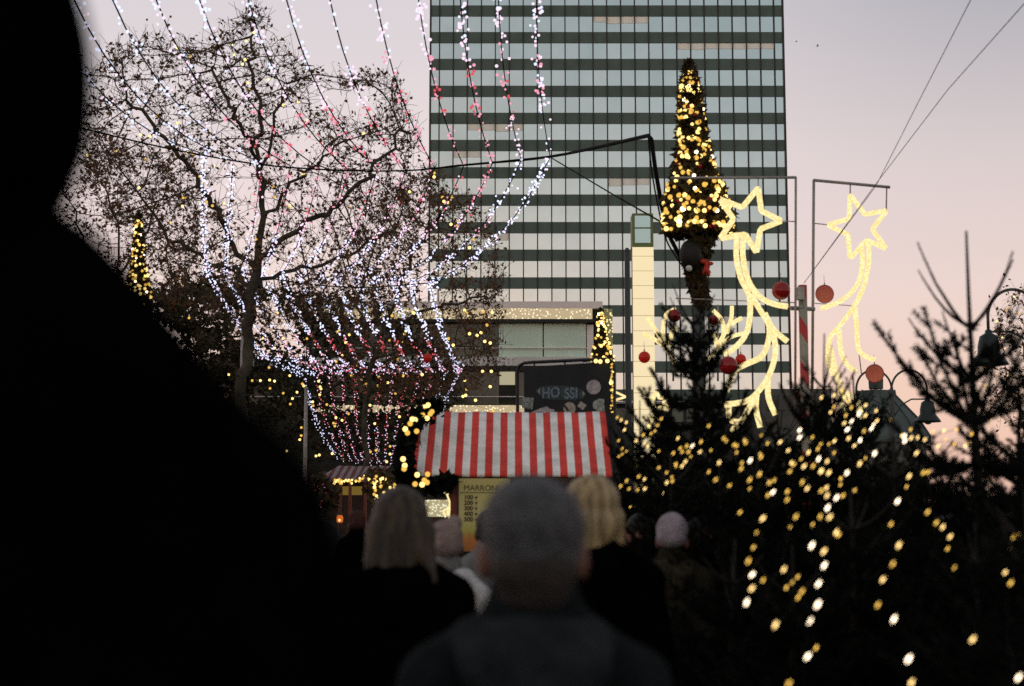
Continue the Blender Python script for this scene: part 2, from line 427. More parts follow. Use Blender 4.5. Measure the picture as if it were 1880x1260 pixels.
def grow(att, limbs, D, infl, kill, rng, iters=220):
    nodes = []; parent = []
    for limb in limbs:
        pts = catmull(limb, 5)
        start = 0
        if nodes:
            dd = [(Vector(q) - pts[0]).length for q in nodes]; last = int(np.argmin(dd)); start = 1
        else: last = -1
        for p in pts[start:]:
            if len(nodes) > 1: p = p + Vector(tuple(rng.normal(scale=.085, size=3)))
            nodes.append(tuple(p)); parent.append(last); last = len(nodes) - 1
    Nn = np.zeros((20000, 3)); n = len(nodes); Nn[:n] = nodes
    dist = np.full(len(att), 1e9); near = np.zeros(len(att), int); alive = np.ones(len(att), bool)
    def upd(a, b):
        nonlocal dist, near
        if b <= a: return
        dd = np.linalg.norm(att[:, None, :] - Nn[None, a:b], axis=2)
        j = dd.argmin(1); m_ = dd[np.arange(len(att)), j]
        better = m_ < dist; dist[better] = m_[better]; near[better] = j[better] + a
    upd(0, n)
    for it in range(iters):
        act = alive & (dist < infl)
        if not act.any(): break
        ids = near[act]; vec = att[act] - Nn[ids]; vec /= np.linalg.norm(vec, axis=1, keepdims=True) + 1e-9
        uq, inv = np.unique(ids, return_inverse=True)
        acc = np.zeros((len(uq), 3)); np.add.at(acc, inv, vec)
        acc += rng.normal(scale=0.18, size=acc.shape); acc /= np.linalg.norm(acc, axis=1, keepdims=True) + 1e-9
        a = n
        for q, dr in zip(uq, acc):
            if n >= 19990: break
            Nn[n] = Nn[q] + dr * D; parent.append(int(q)); n += 1
        if n == a: break
        upd(a, n); alive &= dist > kill
    return Nn[:n].copy(), np.array(parent)
def bare_tree(name, label, poly, Y, spread, limbs, natt, nleaf, leafsize, leafmat, seed, D=0.33, tip=0.010, infl=3.0, twigs=2, group=None, dens=None):
    rng = np.random.default_rng(seed); rr = random.Random(seed)
    xs = [p[0] for p in poly]; ys = [p[1] for p in poly]; att = []
    holes = [(rr.uniform(min(xs), max(xs)), rr.uniform(min(ys), max(ys)), rr.uniform(14, 38)) for _ in range(int((max(xs) - min(xs)) * (max(ys) - min(ys)) / 7500))]
    while len(att) < natt:
        x = rr.uniform(min(xs), max(xs)); y = rr.uniform(min(ys), max(ys))
        if in_poly(x, y, poly) and (rr.random() < .12 or not any((x - hx) ** 2 + (y - hy) ** 2 < hr * hr for hx, hy, hr in holes)):
            att.append(P(x, y, Y + rr.uniform(-spread, spread)))
    att = np.array([tuple(a) for a in att])
    lim = [[P(px, py, Y + dy) for px, py, dy in l] for l in limbs]
    base = lim[0][0].copy(); base.z = 0
    lim[0] = [base] + lim[0]
    nodes, par = grow(att, lim, D, infl, D * 1.6, rng)
    n = len(nodes); rad = np.zeros(n); ex = 2.32
    acc = np.zeros(n); kids = np.zeros(n, int)
    for i in range(n - 1, -1, -1):
        rad[i] = max(tip ** ex, acc[i]) ** (1 / ex) if kids[i] else tip
        if par[i] >= 0: acc[par[i]] += rad[i] ** ex; kids[par[i]] += 1
    # limbs are listed before the grown twigs, so a second pass keeps parents at least as thick as their children
    for i in range(n - 1, -1, -1):
        if par[i] >= 0 and rad[par[i]] < rad[i]: rad[par[i]] = rad[i]
    root = thing(name, label, 'tree', base, group)
    e = [i for i in range(n) if par[i] >= 0]
    A = nodes[par[e]]; B = nodes[e]; ra = np.minimum(rad[par[e]], rad[e] * 1.4); rb = rad[e]
    big = rb > 0.03
    V1, F1 = seg_tubes(A[big], B[big], ra[big], rb[big], 6)
    V2, F2 = seg_tubes(A[~big], B[~big], ra[~big], rb[~big], 3)
    b3 = np.array(base)
    tk = link('trunk', np_mesh('trunk', V1 - b3, F1, True), root, [MT['bark']])
    # fine twigs at the thin nodes
    thin = np.where(rad < tip * 3.2)[0]
    T0 = np.repeat(nodes[thin], twigs, 0)
    dr = rng.normal(size=T0.shape); dr /= np.linalg.norm(dr, axis=1, keepdims=True); dr[:, 2] += 0.25
    T1 = T0 + dr * rng.uniform(0.25, 0.8, (len(T0), 1)) * (D / 0.33)
    V3, F3 = seg_tubes(T0, T1, np.full(len(T0), tip * .85), np.full(len(T0), tip * .5), 3)
    link('branches', np_mesh('branches', np.concatenate([V2, V3]) - b3, np.concatenate([F2, F3 + len(V2)])), root, [MT['twig']])
    sel = rng.integers(0, len(T1), nleaf); t = rng.uniform(0.2, 1.05, (nleaf, 1))
    if dens is not None:   # leaves hang in clumps
        cl = rng.integers(0, len(T1), dens); 
        d2 = np.min(np.linalg.norm(T1[sel][:, None] - T1[cl][None], axis=2), axis=1)
        keep = d2 < rng.exponential(1.1, len(sel)); sel = sel[keep]; t = t[keep]
    C = T0[sel] * (1 - t) + T1[sel] * t
    C = C + rng.normal(scale=0.06, size=C.shape)
    link('crown', leaf_mesh('crown', C - b3, leafsize, rng), root, [leafmat])
    return root, T1
PLANE = 'bare winter trees along the market street'
main_tree, main_tips = bare_tree('plane_tree', 'large bare plane tree with sparse brown leaves behind the light garlands', [(150, 130), (210, 70), (300, 60), (390, 80), (430, 20), (470, -10), (520, 50), (560, 110), (640, 130), (730, 130), (775, 230), (795, 330), (790, 450), (720, 560), (560, 610), (430, 620), (330, 560), (250, 470), (180, 400), (140, 300), (130, 200)], 45, 3.6,
    [[(462, 900, 0), (450, 720, 0), (456, 600, 0), (470, 480, 0), (482, 380, .2), (468, 280, .4), (480, 200, .2), (458, 120, .2), (466, 50, 0)],
     [(468, 500, 0), (430, 450, -.5), (390, 380, -1), (350, 310, -1.4), (290, 240, -1.8), (230, 180, -2)],
     [(473, 420, 0), (510, 370, 1), (560, 320, 1.6), (610, 270, 2)],
     [(470, 480, 0), (520, 430, -1), (590, 395, -1.5), (640, 360, -2), (690, 300, -2.2), (740, 230, -2)],
     [(472, 330, .2), (500, 250, 1), (520, 170, 1.4), (560, 140, 1.6)],
     [(470, 300, .2), (440, 230, -1), (410, 170, -1), (380, 120, -1)],
     [(466, 540, 0), (430, 500, 1), (370, 470, 2), (300, 430, 2.4)],
     [(466, 530, 0), (540, 500, 1), (640, 470, 2), (720, 420, 2.2)]], 4300, 12000, (0.07, 0.15), MT['leaf'], 11, D=0.29, dens=330, group=PLANE)
bare_tree('plane_tree', 'brown leaved plane tree overlapping the lower left corner of the tower', [(610, 470), (690, 350), (780, 300), (850, 330), (900, 400), (930, 470), (942, 560), (930, 640), (890, 720), (780, 750), (660, 720), (590, 620)], 58, 3.5,
    [[(668, 900, 0), (672, 760, 0), (690, 640, 0), (720, 560, 0), (760, 470, .3), (800, 400, .4)], [(690, 640, 0), (740, 590, -1), (820, 560, -1.4), (890, 540, -1.6)], [(685, 650, 0), (660, 560, 1), (680, 470, 1.5)], [(690, 660, 0), (760, 640, 1), (850, 640, 1.5)]],
    2300, 10500, (0.08, 0.16), MT['leaf'], 12, D=0.36, dens=150, group=PLANE)
bare_tree('plane_tree', 'thin bare tree beside the gold light cone at the far left', [(100, 300), (160, 240), (240, 270), (330, 300), (375, 400), (365, 500), (320, 570), (200, 570), (80, 450)], 60, 3,
    [[(225, 900, 0), (215, 640, 0), (210, 540, 0), (215, 430, 0), (190, 330, 0)], [(212, 540, 0), (150, 430, 1), (120, 350, 1)], [(212, 520, 0), (270, 420, -1), (310, 340, -1)]],
    1500, 6000, (0.09, 0.17), MT['leaf'], 13, D=0.40, dens=90, group=PLANE)
bare_tree('leafy_tree', 'dark dense tree filling the street under the light garlands', [(300, 530), (420, 505), (560, 520), (690, 540), (770, 600), (860, 690), (800, 800), (640, 850), (480, 800), (370, 680), (290, 590)], 104, 6,
    [[(560, 900, 0), (560, 780, 0), (565, 700, 0), (570, 620, 0)], [(560, 760, 0), (470, 680, 1), (390, 590, 1)], [(562, 750, 0), (660, 680, -1), (760, 650, -1)]],
    2400, 30000, (0.18, 0.40), MT['leaf2'], 14, D=0.60, tip=.014, dens=400, group=PLANE)
bare_tree('leafy_tree', 'second dark dense tree at the far left end of the garlands', [(225, 580), (300, 520), (380, 500), (440, 560), (470, 680), (450, 800), (360, 830), (260, 740)], 98, 5,
    [[(370, 900, 0), (368, 780, 0), (360, 690, 0), (350, 600, 0)], [(366, 740, 0), (410, 660, 1), (420, 590, 1)]], 900, 11000, (0.18, 0.40), MT['leaf2'], 16, D=0.60, tip=.014, group=PLANE)
bare_tree('plane_tree', 'small bare tree hung with gold lights at the right edge', [(1822, 570), (1880, 515), (1950, 560), (1960, 700), (1900, 800), (1815, 770), (1812, 650)], 42, 1.8,
    [[(1890, 880, 0), (1885, 760, 0), (1880, 650, 0), (1885, 580, 0)], [(1885, 760, 0), (1850, 700, .5), (1835, 630, .6)]], 900, 900, (0.06, 0.12), MT['leaf'], 15, D=0.28, tip=.006, group=PLANE)

# ------------------------------------------------------------------ lamps: one bulb mesh per size and colour, shared by its copies
_bulb = {}
def bulb_mesh(m, r):
    k = (m.name, round(r, 4))
    if k not in _bulb:
        b = MB(); b.ball((0, 0, 0), r, 8, 5); me = b.mesh('bulb', True); me.materials.append(m); _bulb[k] = me
    return _bulb[k]
def put_bulbs(root, items, limit=100, origin=None):
    """items: (point, material, radius, nearness); the nearest ones are parts, the rest one mesh"""
    o = root.location.copy() if origin is None else Vector(origin)
    items = sorted(items, key=lambda t: t[3])
    for p, m, r, _ in items[:limit]:
        b = bpy.data.objects.new('bulb', bulb_mesh(m, r)); COL.objects.link(b); b.parent = root; b.location = Vector(p) - o
    rest = items[limit:]
    if rest:
        mats = []; mb = MB(o)
        for p, m, r, _ in rest:
            if m not in mats: mats.append(m)
            mb.ball(p, r, 6, 4, mats.index(m))
        t = mb.build('bulb_cluster', mats, root, True); t['kind'] = 'stuff'

# ------------------------------------------------------------------ span wires and light garlands over the street
def interp(tab, x):
    for (a, ya), (b, yb) in zip(tab, tab[1:]):
        if x <= b: return ya + (yb - ya) * (x - a) / (b - a)
    return tab[-1][1]
cabA = [(40, 212), (150, 235), (300, 270), (470, 300), (620, 312), (750, 312), (850, 305), (1010, 288), (1190, 248)]
def wire(name, label, pts, r, group=None, m=None):
    pts = [Vector(p) for p in pts]; mb = MB(pts[0]); mb.tube(pts, r(pts) if callable(r) else r, 6)
    o = mb.build(name, m or MT['cable'], None, True); o.location = pts[0]
    return tag(o, label, 'cable', group)
rw = random.Random(5)
ptsA = [P(x, y + rw.uniform(-1.5, 1.5), 32 if x < 1010 else 32 - (x - 1010) / 180 * 11.5) for x, y in cabA]
ptsA = catmull(ptsA, 5)
wire('span_cable', 'thick black cable sagging across the street in front of the tower', ptsA + [P(1196, 256, 20.3), P(1203, 310, 20.2), P(1215, 380, 20.15), P(1232, 440, 20.1), P(1252, 478, 20)], lambda q: [.019 if p.x < -1.5 else (.034 if p.x > -.2 else .026) for p in q], 'span cables')
wire('span_cable', 'thin black cable hanging slack beside the gold cone tree', catmull([P(1190, 250, 20.5), P(1199, 330, 20.3), P(1220, 430, 20.2), P(1240, 470, 20.1), P(1262, 500, 20)], 5), 0.012, 'span cables')
wire('span_cable', 'thin black wire slanting from the garlands down to the cone tree', [P(1012, 290, 31.8), P(1130, 360, 26), P(1242, 424, 20.2)], 0.014, 'span cables')
wire('span_cable', 'cable carrying the middle bend of the light garlands', catmull([P(340, 480, 46), P(500, 512, 46), P(650, 528, 46), P(810, 518, 46)], 5), 0.02, 'span cables')
wire('span_cable', 'cable carrying the bright lower row of the light garlands', catmull([P(440, 650, 62), P(600, 666, 62), P(740, 676, 62), P(860, 672, 62)], 5), 0.022, 'span cables')
wire('span_cable', 'farthest cable under the pink ends of the garlands', catmull([P(600, 842, 95), P(690, 853, 95), P(800, 848, 95)], 5), 0.03, 'span cables')
ORD = ['leftmost', 'second', 'third', 'fourth', 'fifth', 'sixth', 'seventh', 'eighth', 'ninth', 'tenth', 'eleventh', 'twelfth', 'rightmost']
topx = [70, 135, 205, 285, 365, 455, 525, 605, 690, 768, 845, 915, 985]
def qb(a, c, b, t):
    return [(1 - t) ** 2 * a[k] + 2 * (1 - t) * t * c[k] + t * t * b[k] for k in range(3)]
def garland(i):
    t = i / 12; rg = random.Random(100 + i); ngr = np.random.default_rng(200 + i)
    xA = 375 + 635 * t; yA = interp(cabA, xA)
    A = (xA, yA, 1 / 32.); top = (topx[i], -4, 1 / 21.); B = (380 + 410 * t, 497 + 24 * t, 1 / 46.)
    C = (487 + 353 * t, 655 + 18 * t + 4 * math.sin(math.pi * t), 1 / 62.); E = (558 + 285 * t, 690 - 10 * t, 1 / 72.); D = (620 + 150 * t, 842 + 12 * math.sin(math.pi * t), 1 / 95.)
    Z = (topx[i] - (xA - topx[i]) * 0.22 - 3, -95, 1 / 19.)
    def ctrl(a, b, dx, dy): return ((a[0] + b[0]) / 2 + dx, (a[1] + b[1]) / 2 + dy, (a[2] + b[2]) / 2)
    spans = [(Z, ctrl(Z, top, -2, 3), top, 6, 'z'), (top, ctrl(top, A, -14 - 70 * (1 - t) * (0.4 if i > 7 else 1) * .5, 16 + 70 * (1 - t)), A, 72, 'a'), (A, ctrl(A, B, 44 * t - 6, 26 + 20 * t), B, 105, 'b'),
             (B, ctrl(B, C, -10, 12), C, 96, 'c'), (C, ctrl(C, E, -2, 5), E, 40, 'd'), (E, ctrl(E, D, -6 - 10 * (1 - t), 14), D, 74, 'e')]
    lab = f'{ORD[i]} of the thirteen berry light garlands strung over the street' if i in (0, 12) else f'{ORD[i]} berry light garland from the left of the thirteen strung overhead'
    p0 = P(Z[0], Z[1], 1 / Z[2])
    root = thing('light_garland', lab, 'light garland', p0, 'berry light garlands over the street')
    path = []; items = []
    for a, c, b, n, kind in spans:
        if i in (0, 12) and kind in 'bce': n = int(n * 1.5)
        for k in range(8):
            q = qb(a, c, b, k / 8); path.append(P(q[0], q[1], 1 / q[2]))
        # lamps sit in loose clumps
        nclump = max(3, int(n / 2.6)); offs = [rg.random() for _ in range(nclump)]
        for k in range(n):
            s = (k + rg.random()) / n
            if rg.random() < (0.6 if kind in 'za' else .35): s = min(1, max(0, offs[rg.randrange(nclump)] + rg.gauss(0, 0.012)))
            q = qb(a, c, b, s); d = 1 / q[2]
            rad = {'z': .05, 'a': .05, 'b': .05, 'c': .055}.get(kind, .07)
            p = P(q[0], q[1], d) + Vector((rg.gauss(0, rad), rg.gauss(0, rad), rg.gauss(0, rad)))
            # colour runs along the string in waves
            if kind in 'za':
                u = s if kind == 'a' else 0
                if i >= 8:
                    m = rg.choice(['white_led', 'lilac_led', 'lilac_led']) if u < .25 else (rg.choice(['lilac_led', 'pink_led']) if u < .4 else (rg.choice(['red_led', 'pink_led']) if u < .72 - .1 * rg.random() else ('pink_led' if i < 11 else 'lilac_led')))
                    if i == 12 and u > .4: m = 'pink_led' if u < .6 and rg.random() < .6 else ('lilac_led' if rg.random() < .6 else 'white_led')
                elif i >= 3: m = rg.choice(['white_led', 'lilac_led']) if u < .38 else ('lilac_led' if u < .55 else ('red_led' if rg.random() < .33 else 'pink_led'))
                else: m = 'white_led' if rg.random() < .8 else 'lilac_led'
            elif kind == 'b':
                u = s
                if i <= 1 or i == 12: m = 'white_led' if rg.random() < .8 else 'lilac_led'
                elif u < .35: m = rg.choice(['pink_led', 'red_led', 'lilac_led', 'pink_led']) if i < 11 else 'white_led'
                elif u < .55: m = rg.choice(['lilac_led', 'pink_led', 'lilac_led'])
                else: m = 'white_led' if rg.random() < .7 else 'lilac_led'
            elif kind == 'c':
                m = 'white_led' if s < .66 or i in (0, 12) else ('red_led' if s < .85 and i > 3 else rg.choice(['pink_led', 'lilac_led', 'white_led']))
                if rg.random() < .15: m = 'lilac_led'
            elif kind == 'd': m = rg.choice(['white_led', 'lilac_led', 'pink_led', 'red_led']) if i > 1 else 'white_led'
            else:
                m = rg.choice(['red_led', 'pink_led', 'red_led', 'lilac_led']) if s < .55 else rg.choice(['pink_led', 'lilac_led', 'white_led', 'lilac_led', 'red_led'])
                if i in (0, 11, 12): m = 'white_led' if rg.random() < .75 else 'lilac_led'
            if kind in 'bcde': m = {'white_led': 'white_far', 'lilac_led': 'lilac_far'}.get(m, m)
            if kind == 'b' and 2 <= i <= 9 and s < .42 and rg.random() < .6: continue
            r = {'z': .024, 'a': .023, 'b': .025, 'c': .031, 'd': .030, 'e': .029}[kind] * rg.uniform(.75, 1.2)
            items.append((p, MT[m], round(r * (1.12 if d < 27 else 1) / .003) * .003, d))
    path.append(P(D[0], D[1], 95))
    for cx, cy, cd, k_ in ((B[0], B[1], 46, 16), (C[0], C[1], 62, 14)):      # the cord is bunched where it is tied to a cable
        for k in range(k_):
            items.append((P(cx, cy, cd) + Vector((rg.gauss(0, .12), rg.gauss(0, .1), rg.gauss(0, .08))), MT[rg.choice(['white_far', 'white_far', 'lilac_far'])], .033, cd))
    mb = MB(p0); mb.tube(path, 0.013, 4); mb.build('cord', MT['cable'], root)
    put_bulbs(root, items)
for i in range(13): garland(i)
zw = [P(topx[i] - (375 + 635 * i / 12 - topx[i]) * 0.22 - 3, -95, 19.0) for i in range(13)]
wire('span_cable', 'nearest cable from which the light garlands start', [zw[0] + Vector((-3, 0, .3))] + zw + [zw[-1] + Vector((3, 0, .3))], 0.02, 'span cables')

# gold lamps scattered in the trees
def tree_lights(label, spots, Y, r, parent_z=0):
    p0 = P(spots[0][0], spots[0][1], Y)
    root = thing('fairy_light_string', label, 'fairy lights', p0, 'gold fairy lights in the trees')
    it = []; pts = []
    for x, y in spots:
        d = Y + random.uniform(-1.5, 1.5); p = P(x, y, d); pts.append(p)
        m = MT['gold1'] if random.random() < .55 else MT['gold0']
        it.append((p, m, r, d))
    put_bulbs(root, it)
    order = sorted(pts, key=lambda p: (round(p.z / 1.2), p.x if int(round(p.z / 1.2)) % 2 else -p.x))
    mb = MB(p0)
    for a, b in zip(order, order[1:]):
        mb.tube([a, (a + b) / 2 - Vector((0, 0, .12)), b], .006, 3, cap=False)
    mb.build('cord', MT['cable'], root)
rg = random.Random(77)
tree_lights('gold fairy lights scattered through the large bare plane tree', [(466, 60), (452, 75), (430, 100), (450, 110), (445, 118), (325, 88), (350, 103), (425, 82), (457, 165), (455, 152), (492, 146), (520, 193), (565, 222), (600, 180), (288, 212), (326, 226), (258, 248), (275, 250), (160, 285), (213, 276), (255, 345), (267, 293), (390, 378), (470, 440)] + [(rg.uniform(300, 760), rg.uniform(160, 420)) for _ in range(22)], 44, .045)
tree_lights('gold fairy lights in the brown leaved tree before the tower', [(830, 362), (815, 370), (812, 362), (822, 372), (862, 455), (828, 412), (840, 415), (797, 325), (797, 318), (842, 405), (870, 440), (853, 570), (857, 575), (888, 573), (904, 574), (894, 597), (862, 613), (883, 611), (876, 616), (890, 627), (900, 630), (823, 622), (886, 682), (902, 682), (832, 634), (857, 715), (855, 726), (873, 735), (853, 698), (850, 728), (905, 755), (900, 710), (775, 688), (740, 690), (720, 580), (760, 575)], 56, .062)
tree_lights('gold fairy lights dotting the dark dense tree below the garlands', [(334, 523), (347, 584), (420, 688), (449, 688), (447, 695), (463, 699), (478, 699), (495, 698), (504, 700), (494, 675), (532, 690), (520, 722), (537, 732), (574, 738), (585, 700), (645, 690), (663, 698), (672, 705), (694, 708), (640, 760), (628, 772), (560, 770), (555, 705), (587, 725), (600, 743), (688, 778), (610, 833), (575, 745), (553, 800), (680, 830), (710, 848), (735, 820), (730, 660), (622, 608), (655, 590), (510, 575)] + [(rg.uniform(480, 760), rg.uniform(600, 840)) for _ in range(45)], 65, .06)
tree_lights('small gold fairy lights in the bare tree at the right edge', [(1848, 570), (1852, 566), (1862, 545), (1870, 575), (1830, 590), (1835, 628), (1842, 632), (1828, 640), (1838, 650), (1845, 640), (1840, 620), (1832, 610), (1800, 680), (1805, 675), (1830, 690), (1845, 710), (1862, 725), (1868, 718), (1835, 750), (1838, 752), (1795, 765), (1820, 770), (1790, 700), (1850, 690), (1872, 740)], 40, .028)

# ------------------------------------------------------------------ conical trees of gold lights
def cone_tree(label, top, base, Y, wpx, nb, br, seed, full=True):
    """top/base: photo pixels of tip and lower rim"""
    rg = random.Random(seed); ng = np.random.default_rng(seed)
    zt = P(top[0], top[1], Y).z; pb = P(base[0], base[1], Y); H = zt - pb.z; W = M(wpx, Y) / 2
    dx = P(top[0], top[1], Y).x - pb.x
    o = Vector((pb.x, Y, 0))
    root = thing('light_cone_tree', label, 'decorated tree', o, 'cone trees of gold lights on posts')
    PR = [(0, .96), (.08, 1.0), (.25, .82), (.37, .58), (.5, .44), (.65, .37), (.8, .29), (.88, .21), (.93, .11), (1, .03)]
    rad = lambda h: interp(PR, h) * W
    V = []; n = 6500 if full else 2400
    h = ng.beta(0.9, 1.35, n); a = ng.uniform(0, 2 * math.pi, n); q = ng.uniform(0.25, 1.0, n) ** .5
    r = np.array([rad(x) for x in h]) * q * ng.uniform(.86, 1.1, n)
    C = np.stack([r * np.cos(a) + dx * h ** 1.0, r * np.sin(a), pb.z + h * H], 1)
    link('foliage', leaf_mesh('foliage', C, (.05 * H / 2.5 + .02, .12 * H / 2.5 + .02), ng, 1.8), root, [MT['garl']])
    mb = MB(); mb.tube([(0, 0, 0), (0, 0, pb.z + .1)], .075 * W / .42, 10); mb.tube([(0, 0, pb.z), (dx * .9, 0, pb.z + H * .92)], [rad(0) * .45, .02], 8); mb.build('post', MT['greypole'], root, True)
    items = []; red = mat('red_bauble', (0.35, 0.01, 0.01), .25, var=.1)
    for k in range(nb):
        hh = rg.random() ** 1.25 * .93; an = rg.uniform(-math.pi, 0) if rg.random() < .8 else rg.uniform(0, math.pi); rr = rad(hh) * rg.uniform(.97, 1.1)
        p = Vector((rr * math.cos(an) + dx * hh, rr * math.sin(an), pb.z + hh * H))
        u = rg.random(); m = MT['gold0'] if u < .42 else (MT['gold1'] if u < .93 else MT['gold2'])
        items.append((p, m, br * rg.choice((.7, .85, 1, 1.1)), p.y))
    put_bulbs(root, items, origin=(0, 0, 0))
    if full:
        for k in range(16):
            hh = rg.random() ** 1.3 * .9; an = rg.uniform(-math.pi, 0); rr = rad(hh) * 1.02
            b = MB(); b.ball((0, 0, 0), .033, 10, 6); q = b.build('bauble', red, root, True); q.location = (rr * math.cos(an) + dx * hh, rr * math.sin(an), pb.z + hh * H)
    return root
big = cone_tree('tall gold lit cone tree on its post in front of the tower', (1264, 112), (1281, 428), 20, 126, 320, .034, 21)
cone_tree('gold lit cone tree half hidden behind the dark shoulder at the left', (255, 388), (254, 565), 24.7, 50, 125, .026, 22, False)
cone_tree('small gold lit cone tree standing above the black sticker board', (1102, 566), (1106, 664), 38.6, 40, 75, .042, 23, False)
# loudspeaker, lamp and bows under the big cone
def fixture():
    Y = 19.75
    c = P(1268, 468, Y); o = c.copy()
    r = thing('loudspeaker', 'round dark loudspeaker under the tall gold cone tree', 'loudspeaker', c)
    mb = MB(o); mb.ball(c, (M(21, Y), .15, M(29, Y)), 16, 10); mb.build('body', mat('speaker_shell', (.007, .006, .005), .6), r, True)
    mb = MB(o); mb.tube([c + Vector((0, .1, M(20, Y))), c + Vector((.05, .25, M(20, Y)))], .02); mb.build('bracket', MT['black'], r)
    c = P(1265, 493, 19.55); r = thing('globe_lamp', 'small unlit white globe lamp below the round loudspeaker', 'lamp', c)
    mb = MB(c); mb.ball(c, M(6, Y), 12, 8); mb.build('globe', mat('opal_glass', (.5, .5, .47), .3, var=.05), r, True)
    mb = MB(c); mb.tube([c + Vector((0, 0, 0.03)), c + Vector((0, .2, .08))], .012); mb.build('arm', MT['black'], r)
    c = P(1297, 484, 19.7); r = thing('ribbon_bow', 'red ribbon bow tied to the post under the gold cone', 'bow', c)
    red = mat('red_ribbon', (.45, .035, .02), .45, var=.3, scale=20)
    mb = MB(c)
    mb.ball(c + Vector((-.035, 0, .03)), (.06, .03, .035), 10, 6); mb.ball(c + Vector((.05, 0, .0)), (.05, .03, .03), 10, 6); mb.ball(c, .025, 8, 6)
    mb.tube([c, c + Vector((.01, 0, -.1)), c + Vector((.035, 0, -.18))], [.03, .035, .02], 6); mb.tube([c, c + Vector((-.03, 0, -.1)), c + Vector((-.05, 0, -.15))], [.02, .025, .015], 6)
    mb.build('ribbon', red, r, True)
    c = P(1293, 512, 19.8); r = thing('evergreen_garland', 'dark evergreen garland wound round the cone tree post', 'garland', c)
    ng = np.random.default_rng(5); n = 2400; h = ng.uniform(0, 1, n); a = ng.uniform(0, 6.283, n)
    rr = (M(24, Y) * (1 - .55 * h) + .02) * ng.uniform(.2, 1.05, n)
    z0, z1 = P(0, 560, Y).z, P(0, 436, Y).z
    C = np.stack([rr * np.cos(a) + M(-16, Y) * np.sin(3 * (1 - h)) * .8, rr * np.sin(a) + .15, z0 + (z1 - z0) * (1 - h) - c.z], 1)
    link('foliage', leaf_mesh('foliage', C, (.04, .10), ng, 1.8), r, [MT['garl']])
    r['label'] = 'dark evergreen garland wound round the cone tree post'
fixture()

# ------------------------------------------------------------------ comet star ornaments of rope light
def rope_mat():
    m, nt, out = new_mat('rope_light'); N = nt.nodes; L = nt.links
    e = N.new('ShaderNodeEmission'); tc = N.new('ShaderNodeTexCoord'); vo = N.new('ShaderNodeTexVoronoi'); vo.inputs['Scale'].default_value = 34
    L.new(tc.outputs['Object'], vo.inputs['Vector']); rp = N.new('ShaderNodeValToRGB'); L.new(vo.outputs['Distance'], rp.inputs[0])
    rp.color_ramp.elements[0].position = .15; rp.color_ramp.elements[0].color = (1.35, 1.12, .62, 1); rp.color_ramp.elements[1].position = .6; rp.color_ramp.elements[1].color = (1.0, .77, .32, 1)
    L.new(rp.outputs[0], e.inputs[0]); e.inputs[1].default_value = 1.05; L.new(e.outputs[0], out.inputs[0]); m.cycles.emission_sampling = 'NONE'
    return m
MT['rope'] = rope_mat()
MT['tube'] = mat('clear_rope_tube', (.5, .42, .25), .4)
def ornament(name, label, cat, Y, strands, frame, r_rope, group=None, closed=()):
    pts0 = P(strands[0][0][0], strands[0][0][1], Y)
    root = thing(name, label, cat, pts0, group)
    for k, st in enumerate(strands):
        sharp = k in closed
        q = [P(x, y, Y) for x, y in st]
        pp = q + [q[0]] if sharp else catmull(q, 5)
        if sharp:
            dens = []
            for a, b in zip(pp, pp[1:]): dens += [a.lerp(b, .04), a.lerp(b, .5), a.lerp(b, .96)]
            pp = dens + [dens[0]]
        mb = MB(pts0); mb.tube(pp, r_rope, 7)
        mb.build('star' if sharp else 'rope_strand', MT['rope'], root, True)
    if frame:
        mb = MB(pts0)
        for a, b, rr in frame: mb.tube([P(*a, Y + .03), P(*b, Y + .03)], rr, 6)
        mb.build('frame', MT['greysteel'], root, True)
    return root
starL = [(1392, 345), (1398, 388), (1435, 406), (1396, 421), (1389, 464), (1368, 430), (1322, 438), (1347, 402), (1322, 366), (1363, 381)]
ornament('comet_ornament', 'left comet star ornament of gold rope light beside the cone tree', 'light ornament', 18,
    [starL, [(1354, 428), (1352, 470), (1360, 510), (1376, 545), (1376, 590), (1366, 620), (1345, 642), (1328, 650)],
     [(1366, 432), (1364, 470), (1374, 515), (1395, 545), (1420, 558), (1446, 563)],
     [(1378, 540), (1396, 570), (1412, 598), (1410, 630), (1398, 655), (1372, 668), (1350, 680), (1340, 700), (1334, 720)],
     [(1404, 575), (1420, 605), (1446, 627)], [(1416, 600), (1424, 640), (1416, 680), (1398, 712), (1372, 736), (1330, 743)],
     [(1390, 722), (1376, 748), (1360, 775), (1342, 792)], [(1390, 722), (1388, 750), (1396, 785)], [(1410, 690), (1411, 730), (1424, 762)], [(1360, 775), (1340, 770), (1338, 745)]],
    [((1232, 327), (1462, 326), M(2.6, 18)), ((1461, 326), (1460, 760), M(2.2, 18)), ((1392, 326), (1392, 346), M(1, 18)), ((1434, 406), (1461, 407), M(1, 18)), ((1240, 548), (1462, 556), M(1, 18)), ((1440, 563), (1476, 565), M(1.6, 18))], M(5.4, 18), 'comet star ornaments', {0})
starR = [(1561, 358), (1588, 394), (1628, 387), (1601, 421), (1627, 457), (1591, 441), (1561, 475), (1557, 431), (1519, 413), (1559, 402)]
